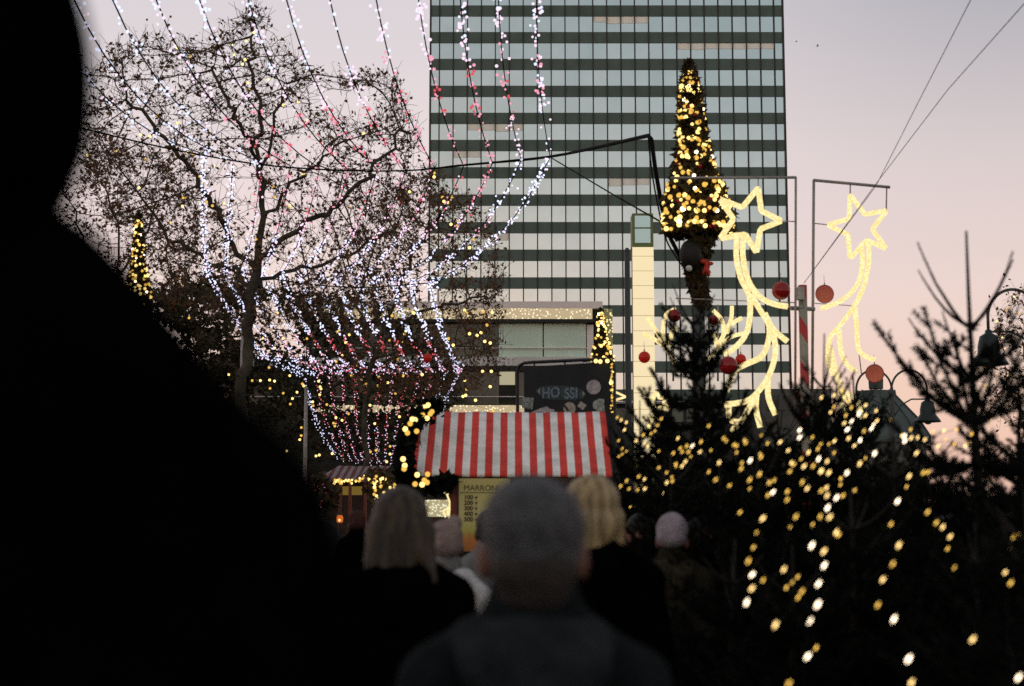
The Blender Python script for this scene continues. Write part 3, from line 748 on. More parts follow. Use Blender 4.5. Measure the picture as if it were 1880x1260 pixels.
ornament('comet_ornament', 'right comet star ornament of gold rope light against the pink sky', 'light ornament', 20,
    [starR, [(1582, 446), (1583, 490), (1573, 525), (1545, 552), (1507, 567)], [(1594, 443), (1595, 480), (1586, 525), (1570, 560), (1545, 595), (1524, 622), (1520, 660), (1530, 690)],
     [(1569, 560), (1573, 600), (1576, 640), (1590, 655), (1606, 660)], [(1540, 605), (1545, 650), (1558, 672), (1572, 682)], [(1525, 640), (1540, 700), (1556, 735), (1582, 760)], [(1540, 700), (1545, 735), (1550, 775)], [(1552, 720), (1575, 738), (1582, 770)]],
    [((1493, 331), (1634, 344), M(2.8, 20)), ((1494, 331), (1491, 760), M(2.6, 20)), ((1628, 344), (1627, 388), M(1.3, 20)), ((1561, 338), (1561, 358), M(1.2, 20)), ((1493, 410), (1520, 413), M(1, 20)), ((1476, 565), (1495, 566), M(1.6, 20)), ((1494, 557), (1572, 562), M(.8, 20)), ((1568, 575), (1582, 690), M(1.0, 20))], M(4.6, 20), 'comet star ornaments', {0})
ornament('sprig_ornament', 'smaller rope light sprig left of the dark fir tip', 'light ornament', 28,
    [[(1241, 567), (1223, 578), (1217, 608), (1222, 638), (1232, 652), (1238, 667)], [(1188, 583), (1205, 608), (1222, 638)], [(1180, 612), (1204, 625), (1226, 642)], [(1244, 602), (1233, 612), (1231, 636)]], [((1236, 560), (1236, 700), .02)], M(4, 28), 'rope light sprigs')
ornament('sprig_ornament', 'smaller rope light sprig right of the dark fir tip', 'light ornament', 28,
    [[(1309, 570), (1325, 588), (1328, 615), (1316, 642), (1305, 656), (1303, 668)], [(1344, 562), (1342, 588), (1330, 613), (1315, 640)], [(1362, 584), (1345, 594), (1334, 612)], [(1366, 612), (1342, 619), (1318, 640)], [(1306, 608), (1314, 625), (1316, 640)]], [((1318, 560), (1318, 700), .02)], M(4, 28), 'rope light sprigs')
ornament('star_ornament', 'low gold star tangle left of the middle fir above its boughs', 'light ornament', 16,
    [[(1205, 720), (1211, 731), (1229, 728), (1218, 740), (1230, 752), (1212, 748), (1203, 760), (1201, 744), (1183, 734), (1200, 731)], [(1206, 752), (1196, 768), (1191, 788), (1180, 799)], [(1200, 762), (1212, 772), (1215, 784)]], None, M(3.6, 16), 'low gold stars', {0})
ornament('star_ornament', 'tip of a gold star peeking out beside the black board', 'light ornament', 26,
    [[(1128, 719), (1149, 729), (1129, 735), (1118, 745), (1116, 731), (1104, 726), (1118, 722)]], [((1118, 735), (1118, 780), .02)], M(2.2, 26), 'low gold stars', {0})

# mast that carries the comet ornaments, wrapped in red tape
def candy():
    m, nt, out = new_mat('red_white_tape'); N = nt.nodes; L = nt.links
    b = N.new('ShaderNodeBsdfPrincipled'); L.new(b.outputs[0], out.inputs[0]); b.inputs['Roughness'].default_value = .6
    tc = N.new('ShaderNodeTexCoord'); wv = N.new('ShaderNodeTexWave'); wv.bands_direction = 'DIAGONAL'; wv.inputs['Scale'].default_value = 1.05; wv.inputs['Distortion'].default_value = .2
    mp = N.new('ShaderNodeMapping'); mp.inputs['Scale'].default_value = (1.6, 0, 1.0); L.new(tc.outputs['Object'], mp.inputs[0]); L.new(mp.outputs[0], wv.inputs[0])
    rp = N.new('ShaderNodeValToRGB'); rp.color_ramp.interpolation = 'CONSTANT'; rp.color_ramp.elements[0].color = (.30, .28, .22, 1); rp.color_ramp.elements[1].position = .68; rp.color_ramp.elements[1].color = (.42, .035, .025, 1)
    L.new(wv.outputs['Fac'], rp.inputs[0]); L.new(rp.outputs[0], b.inputs['Base Color'])
    return m
p = P(1475, 600, 19); zt = P(0, 524, 19).z
r = thing('ornament_mast', 'grey mast with red diagonal tape between the two comet stars', 'mast', (p.x, 19, 0))
mb = MB((p.x, 19, 0)); mb.tube([(p.x, 19, 0), (p.x, 19, zt)], M(8, 19), 12); mb.build('pole', candy(), r, True)
q = P(1470, 541, 19); mb = MB((p.x, 19, 0)); mb.box(q.x - M(9, 19), q.x + M(3, 19), 18.85, 18.95, q.z - M(12, 19), q.z + M(12, 19)); mb.build('junction_box', MT['greysteel'], r)
mb = MB((p.x, 19, 0)); z_ = P(0, 566, 19).z; mb.tube([(P(1452, 566, 19).x, 19, z_), (P(1498, 566, 19).x, 19.1, z_)], .03, 8); mb.build('crossbar', MT['greysteel'], r)

# red baubles between the ornaments
def bauble_mat(name, col, tr):
    m, nt, out = new_mat(name); N = nt.nodes; L = nt.links
    b = N.new('ShaderNodeBsdfPrincipled'); b.inputs['Base Color'].default_value = tuple(col) + (1,); b.inputs['Roughness'].default_value = .12
    t = N.new('ShaderNodeBsdfTranslucent'); t.inputs[0].default_value = tuple(min(1, c * 1.3) for c in col) + (1,)
    mx = N.new('ShaderNodeMixShader'); mx.inputs[0].default_value = tr; L.new(b.outputs[0], mx.inputs[1]); L.new(t.outputs[0], mx.inputs[2]); L.new(mx.outputs[0], out.inputs[0])
    return m
bmA = bauble_mat('clear_red_plastic', (1, .22, .13), .97); bmB = bauble_mat('deep_red_gloss', (.36, .012, .01), .25); bmC = bauble_mat('bright_red_gloss', (.8, .06, .03), .5)
for x, y, d, rp_, m, lab in ((1514, 540, 20, 17, bmA, 'bright orange red disc bauble hanging by the right comet star'), (1606, 686, 20, 17, bmA, 'orange red disc bauble below the right comet star tail'), (1434, 534, 18, 17, bmB, 'dark red ball bauble beside the left comet star tail'),
        (1337, 671, 17, 17, bmB, 'glossy dark red ball bauble overlapping the middle fir edge'), (1360, 660, 22, 10, bmC, 'small red ball bauble partly behind the glossy dark one'), (1183, 656, 22, 11, bmC, 'bright red ball bauble in front of the cream pylon'),
        (1238, 580, 24, 12, bmB, 'dark red ball bauble inside the left rope light sprig'), (1310, 588, 24, 9, bmB, 'dark red ball bauble inside the right rope light sprig'), (1464, 728, 22, 8, bmC, 'small bright red ball bauble at the foot of the taped mast'), (785, 657, 50, 8, bmC, 'red ball bauble among the garlands over the street')):
    c = P(x, y, d); r = thing('red_bauble', lab, 'bauble', c, 'red baubles in the decorations')
    rr = M(rp_, d); mb = MB()
    if m is bmA:   # these two are flat discs, a film stretched in a ring
        mb.lathe((0, 0, 0), [(0.001, .02), (rr * .6, .013), (rr * .97, 0)], 28)
        rim = MB(); rim.tube([(rr * .985 * math.cos(2 * math.pi * k / 28), 0, rr * .985 * math.sin(2 * math.pi * k / 28)) for k in range(29)], M(.7, d), 6); rim.build('rim', bmB, r, True)
    else: mb.ball((0, 0, 0), rr, 20, 12)
    b = mb.build('shell', m, r, True)
    if m is bmA: b.rotation_euler = (math.pi / 2, 0, 0)
    mb = MB(); mb.tube([(0, 0, rr * .98), (0, 0, rr + M(4, d))], M(1.2, d), 6); mb.build('cap', MT['greysteel'], r)
    mb = MB(); mb.tube([(0, 0, rr + M(4, d)), (0, .02, rr + M(18, d))], M(.4, d), 4); mb.build('hanger', MT['cable'], r)

# overhead wires at the right
wire('overhead_wire', 'thin overhead wire rising steeply to the top edge', [P(1476, 520, 19), P(1608, 342, 18.4), P(1690, 180, 15), P(1795, -25, 12)], .0042, 'overhead wires', MT['greypole'])
wire('overhead_wire', 'thin overhead wire running to the upper right corner', [P(1482, 512, 19), P(1608, 338, 18.4), P(1740, 165, 15), P(1900, -15, 12)], .0042, 'overhead wires', MT['greypole'])
# birds
for x, y, s, lab in ((1501, 85, 5.5, 'dark bird with raised wings gliding right of the tower'), (1462, 77, 3.6, 'tiny far bird close to the edge of the tower')):
    c = P(x, y, 90); r = thing('bird', lab, 'bird', c, 'birds over the market'); u = M(s, 90)
    mb = MB(); mb.tube([(-u * .55, 0, -u * .1), (-u * .2, 0, 0), (u * .25, 0, .02), (u * .5, 0, .03)], [.01, u * .16, u * .15, .02], 8)
    mb.add([(0, 0, .03), (u * .2, u * .1, .03), (u * .25, u * .5, u * .8), (u * .05, u * .5, u * .95)], [(0, 1, 2, 3)]); mb.add([(-u * .1, 0, .03), (u * .15, -u * .1, .03), (-u * .1, -u * .6, u * .5), (-u * .3, -u * .6, u * .55)], [(0, 1, 2, 3)])
    mb.build('body', MT['black'], r, True)

# ------------------------------------------------------------------ chestnut stall with striped roof
def stripe_mat(name, pitch, red, white, duty=0.5):
    m, nt, out = new_mat(name); N = nt.nodes; L = nt.links
    b = N.new('ShaderNodeBsdfPrincipled'); L.new(b.outputs[0], out.inputs[0]); b.inputs['Roughness'].default_value = .75; b.inputs['Specular IOR Level'].default_value = .2
    tc = N.new('ShaderNodeTexCoord'); s = N.new('ShaderNodeSeparateXYZ'); L.new(tc.outputs['Object'], s.inputs[0])
    nz = N.new('ShaderNodeTexNoise'); nz.inputs['Scale'].default_value = 5; nz.inputs['Detail'].default_value = 5; L.new(tc.outputs['Object'], nz.inputs[0])
    dv = N.new('ShaderNodeMath'); dv.operation = 'DIVIDE'; dv.inputs[1].default_value = pitch; L.new(s.outputs[0], dv.inputs[0])
    fr = N.new('ShaderNodeMath'); fr.operation = 'FRACT'; L.new(dv.outputs[0], fr.inputs[0])
    lt = N.new('ShaderNodeMath'); lt.operation = 'LESS_THAN'; lt.inputs[1].default_value = duty; L.new(fr.outputs[0], lt.inputs[0])
    mx = N.new('ShaderNodeMix'); mx.data_type = 'RGBA'; L.new(lt.outputs[0], mx.inputs[0]); mx.inputs[6].default_value = tuple(white) + (1,); mx.inputs[7].default_value = tuple(red) + (1,)
    rp = N.new('ShaderNodeValToRGB'); rp.color_ramp.elements[0].color = (.74, .74, .71, 1); rp.color_ramp.elements[0].position = .35; rp.color_ramp.elements[1].color = (1, 1, 1, 1); rp.color_ramp.elements[1].position = .6
    L.new(nz.outputs['Fac'], rp.inputs[0])
    mu = N.new('ShaderNodeMix'); mu.data_type = 'RGBA'; mu.blend_type = 'MULTIPLY'; mu.inputs[0].default_value = 1; L.new(mx.outputs[2], mu.inputs[6]); L.new(rp.outputs[0], mu.inputs[7]); L.new(mu.outputs[2], b.inputs['Base Color'])
    n2 = N.new('ShaderNodeTexNoise'); n2.inputs['Scale'].default_value = 160; L.new(tc.outputs['Object'], n2.inputs[0])
    bp = N.new('ShaderNodeBump'); bp.inputs['Strength'].default_value = .25; bp.inputs['Distance'].default_value = .004; L.new(n2.outputs['Fac'], bp.inputs['Height']); L.new(bp.outputs[0], b.inputs['Normal'])
    return m
def awning(x0, x1, ye, ze, yr, zr, nb=40, sag=.015, seed=1, val=.07):
    """one cloth: sloping roof sheet and short hanging valance; origin at the front left corner"""
    rg = random.Random(seed); V = []; Fq = []; nv = 11
    ph = [rg.uniform(0, 6.28) for _ in range(6)]
    for i in range(nb + 1):
        u = i / nb; x = (x1 - x0) * u
        prof = [(0, -val * (1 + .06 * math.sin(u * 40 + ph[0])), .006 * math.sin(u * 55 + ph[3])), (0, -val * .5, -.004)]
        for j in range(nv):
            v = j / (nv - 1)
            d = -sag * math.sin(v * math.pi) * (.6 + .5 * math.sin(u * 18.8 + ph[1])) + .006 * math.sin(u * 31 + v * 5 + ph[2]) + .005 * math.sin(u * 7 - v * 9 + ph[4])
            prof.append(((yr - ye) * v, (zr - ze) * v + d, 0))
        for k, p in enumerate(prof): V.append((x, p[0] + (p[2] if k < 2 else 0), p[1]))
    n = nv + 2
    for i in range(nb):
        for j in range(n - 1): Fq.append((i * n + j, (i + 1) * n + j, (i + 1) * n + j + 1, i * n + j + 1))
    return V, Fq
def stall():
    Y = 16.0; X = lambda px, d=Y: P(px, 800, d).x
    z = lambda py, d=Y: P(0, py, d).z
    x0, x1 = X(752), X(1123); ze = z(867); yr = 17.05; zr = z(757, yr); pitch = M(27.6, Y)
    o = Vector(((x0 + x1) / 2, Y, 0))
    root = thing('market_stall', 'chestnut stall with red and white striped cloth roof and yellow price board', 'market stall', o)
    V, Fq = awning(x0, x1, Y - .02, ze, yr, zr, val=M(9, Y))
    me = bpy.data.meshes.new('roof'); me.from_pydata(V, [], Fq); me.polygons.foreach_set('use_smooth', [True] * len(Fq))
    rf = link('roof', me, root, [stripe_mat('red_white_awning', pitch, (.72, .066, .052), (.86, .845, .81), .5)]); rf.location = Vector((x0, Y - .02, ze)) - o
    sd = rf.modifiers.new('thickness', 'SOLIDIFY'); sd.thickness = .004
    wd, dw = MT['wood'], MT['darkwood']
    ins = mat('dark_stall_inside', (.02, .012, .008), .8, var=.4)
    b = MB(o); b.box(X(836), x1 - .02, yr - .02, yr + .9, 0, zr - .06); b.build('back_wall', ins, root)
    b = MB(o); b.box(x0 + .02, X(835.5), yr - .02, yr + .06, ze + .02, zr - .06); b.build('gable_board', ins, root)
    b = MB(o); b.box(x0 + .03, x1 - .03, Y - .06, Y - .022, ze - .135, ze - .065); b.build('lintel', dw, root)
    for a, c, zt in ((828, 841, ze - .1355), (757, 768, ze - .1355), (1105, 1118, ze - .1355)):
        b = MB(o); b.box(X(a), X(c), Y - .08, Y + .02, 0, zt); b.build('post', wd, root)
    b = MB(o); b.box(x0 + .05, x1 - .05, Y + .03, Y + .5, 0, .95); b.build('counter', dw, root)
    # price board
    bx0, bx1, bz1, bz0 = X(843.5), X(936), z(879), z(1012)
    mB, ntt, out = new_mat('price_board'); Nn = ntt.nodes; Ll = ntt.links
    tc = Nn.new('ShaderNodeTexCoord'); s = Nn.new('ShaderNodeSeparateXYZ'); Ll.new(tc.outputs['Generated'], s.inputs[0])
    nz = Nn.new('ShaderNodeTexNoise'); nz.inputs['Scale'].default_value = 7; nz.inputs['Detail'].default_value = 4; Ll.new(tc.outputs['Generated'], nz.inputs[0])
    ma = Nn.new('ShaderNodeMath'); ma.operation = 'MULTIPLY_ADD'; ma.inputs[1].default_value = .22; Ll.new(nz.outputs['Fac'], ma.inputs[0]); Ll.new(s.outputs['Z'], ma.inputs[2])
    rp = Nn.new('ShaderNodeValToRGB'); e = rp.color_ramp.elements; e.new(.3); e.new(.4); e.new(.75)
    for k, (p_, c_) in enumerate(((0, (.10, .03, .005)), (.27, (.30, .095, .012)), (.38, (.27, .24, .04)), (.62, (.36, .32, .12)), (1, (.34, .29, .09)))):
        e[k].position = p_; e[k].color = c_ + (1,)
    Ll.new(ma.outputs[0], rp.inputs[0])
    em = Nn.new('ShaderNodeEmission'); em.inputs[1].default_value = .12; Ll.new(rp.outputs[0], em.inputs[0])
    df = Nn.new('ShaderNodeBsdfPrincipled'); df.inputs['Roughness'].default_value = .4; Ll.new(rp.outputs[0], df.inputs['Base Color'])
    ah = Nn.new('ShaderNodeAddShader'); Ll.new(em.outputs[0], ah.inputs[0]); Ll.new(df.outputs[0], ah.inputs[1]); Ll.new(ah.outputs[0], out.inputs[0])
    b = MB(o); b.box(bx0, bx1, Y - .10, Y - .082, bz0, bz1); pb = b.build('price_board', mB, root)
    ink = mat('board_ink', (.05, .03, .02), .7)
    loc = lambda px, py: Vector((X(px), Y - .104, z(py))) - o
    for t, px, py, sz, bd in (('MARRONI', 852, 901, 12.5, 0), ('100 g', 853, 917, 9.5, .004), ('200 g', 853, 927, 9.5, .004), ('300 g', 853, 937, 9.5, .004), ('400 g', 853, 947, 9.5, .004), ('500 g', 853, 957, 9.5, .004)):
        text_mesh('lettering', t, M(sz * 1.15, Y), ink, root, loc(px, py), .001, bold=bd * .5)
    b = MB(o); b.box(bx0 + .01, bx1 - .01, Y - .106, Y - .1015, z(905.2), z(904)); b.build('rule', ink, root)
    b = MB(o)
    b.box(bx0 - .02, bx0 - .002, Y - .112, Y - .085, bz0, bz1 + .015); b.box(bx1 + .002, bx1 + .02, Y - .112, Y - .085, bz0, bz1 + .015); b.build('board_frame', dw, root)
    b = MB(o); b.box(X(940), X(1100), Y - .05, Y - .01, .96, ze - .14); b.build('rear_panel', ins, root)
stall()
def pine_garland(name, label, pts, rad, seed, bulbs, br, parent_group=None):
    ng = np.random.default_rng(seed); path = catmull(pts, 8); n = len(path); o = path[0]
    r = thing(name, label, 'garland', o, parent_group)
    k = ng.integers(0, n, 3200); A = np.array([tuple(p) for p in path])[k]
    C = A + ng.normal(scale=rad * .5, size=A.shape); C -= np.array(o)
    link('foliage', leaf_mesh('foliage', C, (.03, .085), ng, 2.0), r, [MT['needle']])
    put_bulbs(r, [(P(x, y, d), MT['gold1'] if random.random() < .5 else MT['gold0'], br, d) for x, y, d in bulbs])
    return r
pine_garland('fir_garland', 'dark fir garland with gold bulbs down the left edge of the striped roof', [P(798, 745, 16.7), P(775, 762, 16.4), P(752, 795, 15.9), P(742, 845, 15.8), P(748, 885, 15.8), P(775, 892, 15.8), P(822, 886, 15.8)], .085, 31,
    [(779, 748, 16.4), (786, 744, 16.4), (793, 756, 16.4), (776, 762, 16.2), (784, 768, 16.2), (762, 771, 16.0), (753, 778, 15.7), (744, 788, 15.6), (765, 792, 15.7), (740, 843, 15.5), (743, 855, 15.5), (742, 861, 15.5), (766, 872, 15.5), (785, 871, 15.5), (779, 882, 15.5), (784, 886, 15.5), (775, 890, 15.5), (762, 889, 15.5), (790, 760, 16.2), (748, 795, 15.6), (757, 770, 15.8)], .030)

# ------------------------------------------------------------------ black board with stickers behind the stall
def board():
    Yl, Yr = 19.6, 18.6
    def Q(px, py, dy=0.0):
        t = (px - 948) / (1127 - 948); return P(px, py, Yl + (Yr - Yl) * t + dy)
    o = P(1040, 900, 19.1); o.z = 0
    r = thing('sticker_board', 'black board in a bent tube frame with graffiti stickers behind the stall', 'board', o)
    blk = mat('black_board', (.011, .012, .013), .7, var=.3, scale=3)
    mb = MB(o); c = [Q(962, 674), Q(1123, 664), Q(1123, 830), Q(962, 830)]; mb.plate(c, .03); mb.build('panel', blk, r)
    mb = MB(o); pts = [Q(951, 1250), Q(951, 900), Q(950, 700), Q(950, 682), Q(953, 672), Q(962, 667), Q(975, 665.5), Q(1040, 662.5), Q(1105, 659.5), Q(1118, 660), Q(1125, 665), Q(1128, 678), Q(1128, 900), Q(1128, 1250)]
    pts = [p if p.z > 0 else Vector((p.x, p.y, 0)) for p in pts]; mb.tube(pts, M(3.2, 19), 8); mb.build('tube_frame', MT['black'], r, True)
    mb = MB(o)
    for x in (981, 1037, 1090): mb.tube([Q(x, 664, .01), Q(x, 676, .01)], .012, 6)
    mb.build('brackets', MT['black'], r)
    def st(name, pts, m): b = MB(o); b.plate([Q(x, y, -.012) for x, y in pts], .008); return b.build(name, m, r)
    pale = mat('pale_paper_sticker', (.36, .32, .33), .7, var=.35, scale=14); grey = mat('grey_printed_sticker', (.19, .21, .20), .7, var=.6, scale=30); beige = mat('beige_sticker', (.34, .30, .25), .7, var=.3, scale=22)
    ring = lambda cx, cy, a, b_, n, wob=0: [(cx + a * math.cos(2 * math.pi * k / n) * (1 + wob * (k % 2)), cy + b_ * math.sin(2 * math.pi * k / n) * (1 + wob * (k % 2))) for k in range(n)]
    st('round_sticker', ring(1090, 711, 13, 13, 28, .05), pale)
    st('round_sticker', ring(1045.5, 750, 11.2, 11.5, 24), beige)
    st('square_sticker', [(960, 729), (980, 731), (978, 752), (958, 749)], grey)
    st('diamond_sticker', [(1066, 737), (1077, 744), (1070, 753.5), (1060, 746)], beige)
    st('torn_sticker', [(1090, 737), (1100, 732), (1110, 733), (1109, 742), (1111, 755), (1099, 756), (1089, 750), (1088, 743)], mat('greenish_torn_sticker', (.27, .30, .26), .7, var=.5, scale=26))
    st('torn_sticker', [(975, 757), (992, 750), (1004, 746), (1010, 751), (1018, 752), (1017, 762), (975, 762)], pale)
    # long graffiti sticker, pointed at both ends
    st('graffiti_sticker', [(983, 717), (992, 710), (1008, 708), (1035, 708.5), (1058, 711), (1070, 717), (1076, 724), (1070, 731), (1056, 735), (1030, 734), (1002, 733), (991, 727)], mat('dark_teal_sticker', (.030, .045, .050), .6, var=.6, scale=18))
    blue = mat('pale_blue_paint', (.13, .17, .21), .6, var=.5, scale=30); cream = mat('cream_paint', (.42, .38, .30), .6, var=.2, scale=20)
    def tx(t, px, py, sz, m): 
        q = Q(px, py, -.018); text_mesh('lettering', t, M(sz, 19), m, r, q - o, .002, rot=(math.pi / 2, 0, math.atan2(Q(1100, 700).y - Q(980, 700).y, Q(1100, 700).x - Q(980, 700).x)), bold=.006)
    tx('HO', 995, 731, 27, blue); tx('SSI', 1036, 732, 27, blue)
    st('sticker_spot', ring(1027, 723, 5, 9, 14, .12), cream)
    st('sticker_point', [(984, 717), (992, 712), (993, 726)], mat('moss_paint', (.16, .20, .14), .6, var=.4, scale=20)); st('sticker_point', [(1064, 714), (1075, 723), (1066, 731), (1061, 724)], mat('moss_paint_b', (.18, .22, .16), .6, var=.4, scale=20))
    root2 = thing('fairy_light_string', 'gold light string running down the right edge of the black board', 'fairy lights', Q(1110, 662, -.05), 'gold fairy lights on stall fittings')
    pts = [(1070, 665), (1085, 663), (1098, 662), (1110, 662), (1119, 664), (1123, 672), (1124, 690), (1123, 715), (1124, 735), (1123, 760)]
    mb = MB(root2.location); mb.tube([Q(x, y, -.06) for x, y in pts], .006, 4); mb.build('cord', MT['cable'], root2)
    it = []
    for k in range(38):
        y = random.uniform(668, 760); it.append((Q(1123.5 + random.gauss(0, 1.2), y, -.07), MT['gold0'] if random.random() < .75 else MT['gold1'], .011, 18))
    for x, y in ((1115, 663), (1122, 703), (1094, 663), (1102, 664)): it.append((Q(x, y, -.09), MT['gold1'], .028, 17))
    put_bulbs(root2, it)
board()

# ------------------------------------------------------------------ lit things seen left of the stall
def side_stall():
    Y = 30.0; X = lambda px: P(px, 870, Y).x; z = lambda py: P(0, py, Y).z
    x0, x1 = X(572), X(672); ze = z(880); o = Vector(((x0 + x1) / 2, Y, 0))
    root = thing('market_stall', 'dim farther stall with dark striped roof and warm lights under its eave', 'market stall', o)
    V, Fq = awning(x0, x1, Y, ze, Y + 1.3, z(853), 24, seed=3, val=.05)
    V = [(v[0] + (v[1] / 1.3) * .42, v[1], v[2]) for v in V]
    me = bpy.data.meshes.new('roof'); me.from_pydata(V, [], Fq)
    rf = link('roof', me, root, [stripe_mat('dark_awning', .155, (.14, .03, .03), (.22, .19, .19), .5)]); rf.location = Vector((x0, Y, ze)) - o  # stripes much darker than on the chestnut stall
    b = MB(o); b.box(x0, x1, Y + 1.2, Y + 1.6, 0, ze); b.build('back_wall', MT['darkwood'], root)
    b = MB(o); b.box(x0, x1, Y + .1, Y + .6, 0, 1.0); b.build('counter', MT['darkwood'], root)
    for px in (574, 622, 640, 668):
        b = MB(o); b.box(X(px), X(px) + .06, Y + .02, Y + .09, 1.01 if px not in (574, 668) else 0, ze - .05); b.build('post', MT['wood'], root)
    b = MB(o); b.box(X(626), X(662), Y + .3, Y + .35, z(909), z(893)); b.build('lit_sign', emit('lit_yellow_sign', (.16, .10, .02), 1.0), root)
    s = thing('fairy_light_string', 'gold lights along the eave of the dim farther stall', 'fairy lights', (x0, Y - .1, ze), 'gold fairy lights on stall fittings')
    it = []
    for k in range(34):
        t = random.random(); px = 612 + 58 * t; py = 884 - 2 * t + random.gauss(0, 2) - (8 * max(0, t - .75) * 4)
        it.append((P(px, py, Y - .1), MT['gold1'] if random.random() < .4 else MT['gold0'], .024, Y))
    mb = MB(s.location); mb.tube([P(608, 884, Y - .08), P(640, 885, Y - .08), P(660, 880, Y - .08), P(676, 862, Y - .06)], .01, 4); mb.build('cord', MT['cable'], s); put_bulbs(s, it)
    for px, lab in ((624, 'left one of two small orange glowing lanterns at the dim stall'), (646, 'right one of two small orange glowing lanterns at the dim stall')):
        c = P(px, 953, 24); l = thing('candle_lantern', lab, 'lantern', c, 'orange lanterns at the dim stall')
        mb = MB(); mb.lathe((0, 0, 0), [(.03, -.06), (.05, -.05), (.055, .02), (.04, .06), (.0, .065)], 12); mb.build('glow', emit('orange_glow', (1.0, .22, .03), .75), l, True)
        mb = MB(); mb.ball((0, -.055, -.02), .022, 8, 6); mb.build('flame', emit('flame', (1.0, .55, .2), 2.2), l, True)
        mb = MB(); mb.lathe((0, 0, 0), [(.05, .062), (.04, .09), (.012, .11), (.01, .2)], 12); mb.build('lid', MT['black'], l, True)
        mb = MB(); mb.tube([(0, 0, -.06), (0, 0, -c.z)], .02, 6); mb.build('stand', MT['black'], l)
side_stall()
def light_heap(name, label, cat, Y, poly, n, r, mats, seed):
    rg = random.Random(seed); it = []
    c = P(sum(p[0] for p in poly) / len(poly), sum(p[1] for p in poly) / len(poly), Y)
    root = thing(name, label, cat, c); xs = [p[0] for p in poly]; ys = [p[1] for p in poly]; pts = []
    while len(it) < n:
        x, y = rg.uniform(min(xs), max(xs)), rg.uniform(min(ys), max(ys))
        if in_poly(x, y, poly):
            d = Y + rg.uniform(-.3, .3); p = P(x, y, d); it.append((p, MT[rg.choice(mats)], r * rg.uniform(.7, 1.2), d)); pts.append(tuple(p - c))
    ng = np.random.default_rng(seed); A = np.array(pts)[ng.integers(0, n, 900)] + ng.normal(scale=.08, size=(900, 3)) + np.array([0, .15, 0])
    link('foliage', leaf_mesh('foliage', A, (.06, .14), ng, 1.6), root, [MT['garl']])
    mb = MB(); mb.tube([(0, .2, 0), (0, .2, -c.z)], .05, 6); mb.build('stem', MT['black'], root)
    put_bulbs(root, it)
light_heap('light_bush', 'bush densely covered in gold lights beside the dim farther stall', 'light bush', 27, [(676, 880), (692, 866), (712, 884), (745, 886), (742, 908), (705, 920), (688, 914)], 100, .030, ['gold0', 'gold1', 'gold1'], 41)
light_heap('light_icicles', 'strip of cool white lights above the gold light bush', 'light strip', 34, [(690, 876), (738, 872), (738, 882), (720, 890), (700, 882)], 70, .024, ['white_led', 'white_led', 'lilac_led'], 42)
light_heap('lit_evergreen', 'shrub speckled with dim red lights left of the dim farther stall', 'shrub', 28, [(575, 885), (600, 890), (605, 915), (590, 935), (580, 915)], 45, .010, ['red_led', 'pink_led', 'red_led'], 43)
# glowing shop case and small light figure between the crowd and the stall post
p = P(805, 932, 22); r = thing('display_case', 'lit white display case glowing left of the stall post', 'display case', (p.x, 22, 0))
o = Vector((p.x, 22, 0)); X = lambda px: P(px, 930, 22).x; z = lambda py: P(0, py, 22).z
mb = MB(o); mb.box(X(780), X(823), 22, 22.3, z(949), z(918)); mb.build('lit_panel', emit_dots('lit_lace_panel', (.42, .36, .20), (.85, .78, .55), 26, 1, 1.1, .5), r)
mb = MB(o); mb.box(X(778), X(825), 21.98, 22.32, 0, z(949.3)); mb.box(X(778), X(825), 21.98, 22.32, z(917.7), z(915)); mb.build('case_frame', MT['darkwood'], r)
p = P(823, 930, 21); r = thing('reindeer_light', 'small gold light figure of a deer before the glowing display case', 'light figure', p)
ropes = [[(821, 945), (822, 935), (826, 925), (823, 915), (821, 908)], [(821, 908), (815, 904)], [(821, 908), (826, 903)], [(826, 925), (825, 940), (824, 952)], [(822, 935), (814, 938), (818, 950)]]
mb = MB(p)
for st in ropes: mb.tube(catmull([P(x, y, 21) for x, y in st], 3), .014, 6)
mb.build('rope_figure', MT['rope'], r, True)
mb = MB(p); mb.tube([P(822, 950, 21.05), Vector((P(822, 950, 21.05).x, 21.05, 0))], .012, 5); mb.build('stand', MT['black'], r)

# plain lamp posts in the crowd of trees at the left
for x, yt, Y, m, lab in ((441, 590, 52, MT['greysteel'], 'pale grey post below the large bare plane tree'), (560, 715, 60, MT['greysteel'], 'slim pale post under the left end of the garlands')):
    c = P(x, 850, Y); zt = P(x, yt, Y).z; r = thing('slim_post', lab, 'post', (c.x, Y, 0), 'posts under the garlands')
    mb = MB((c.x, Y, 0)); mb.tube([(c.x, Y, 0), (c.x, Y, zt)], [.09, .07], 8); mb.build('pole', m, r, True)
    mb = MB((c.x, Y, 0)); mb.lathe((c.x, Y, zt), [(.07, 0), (.1, .03), (.05, .1), (0, .12)], 8); mb.build('cap', m, r, True)

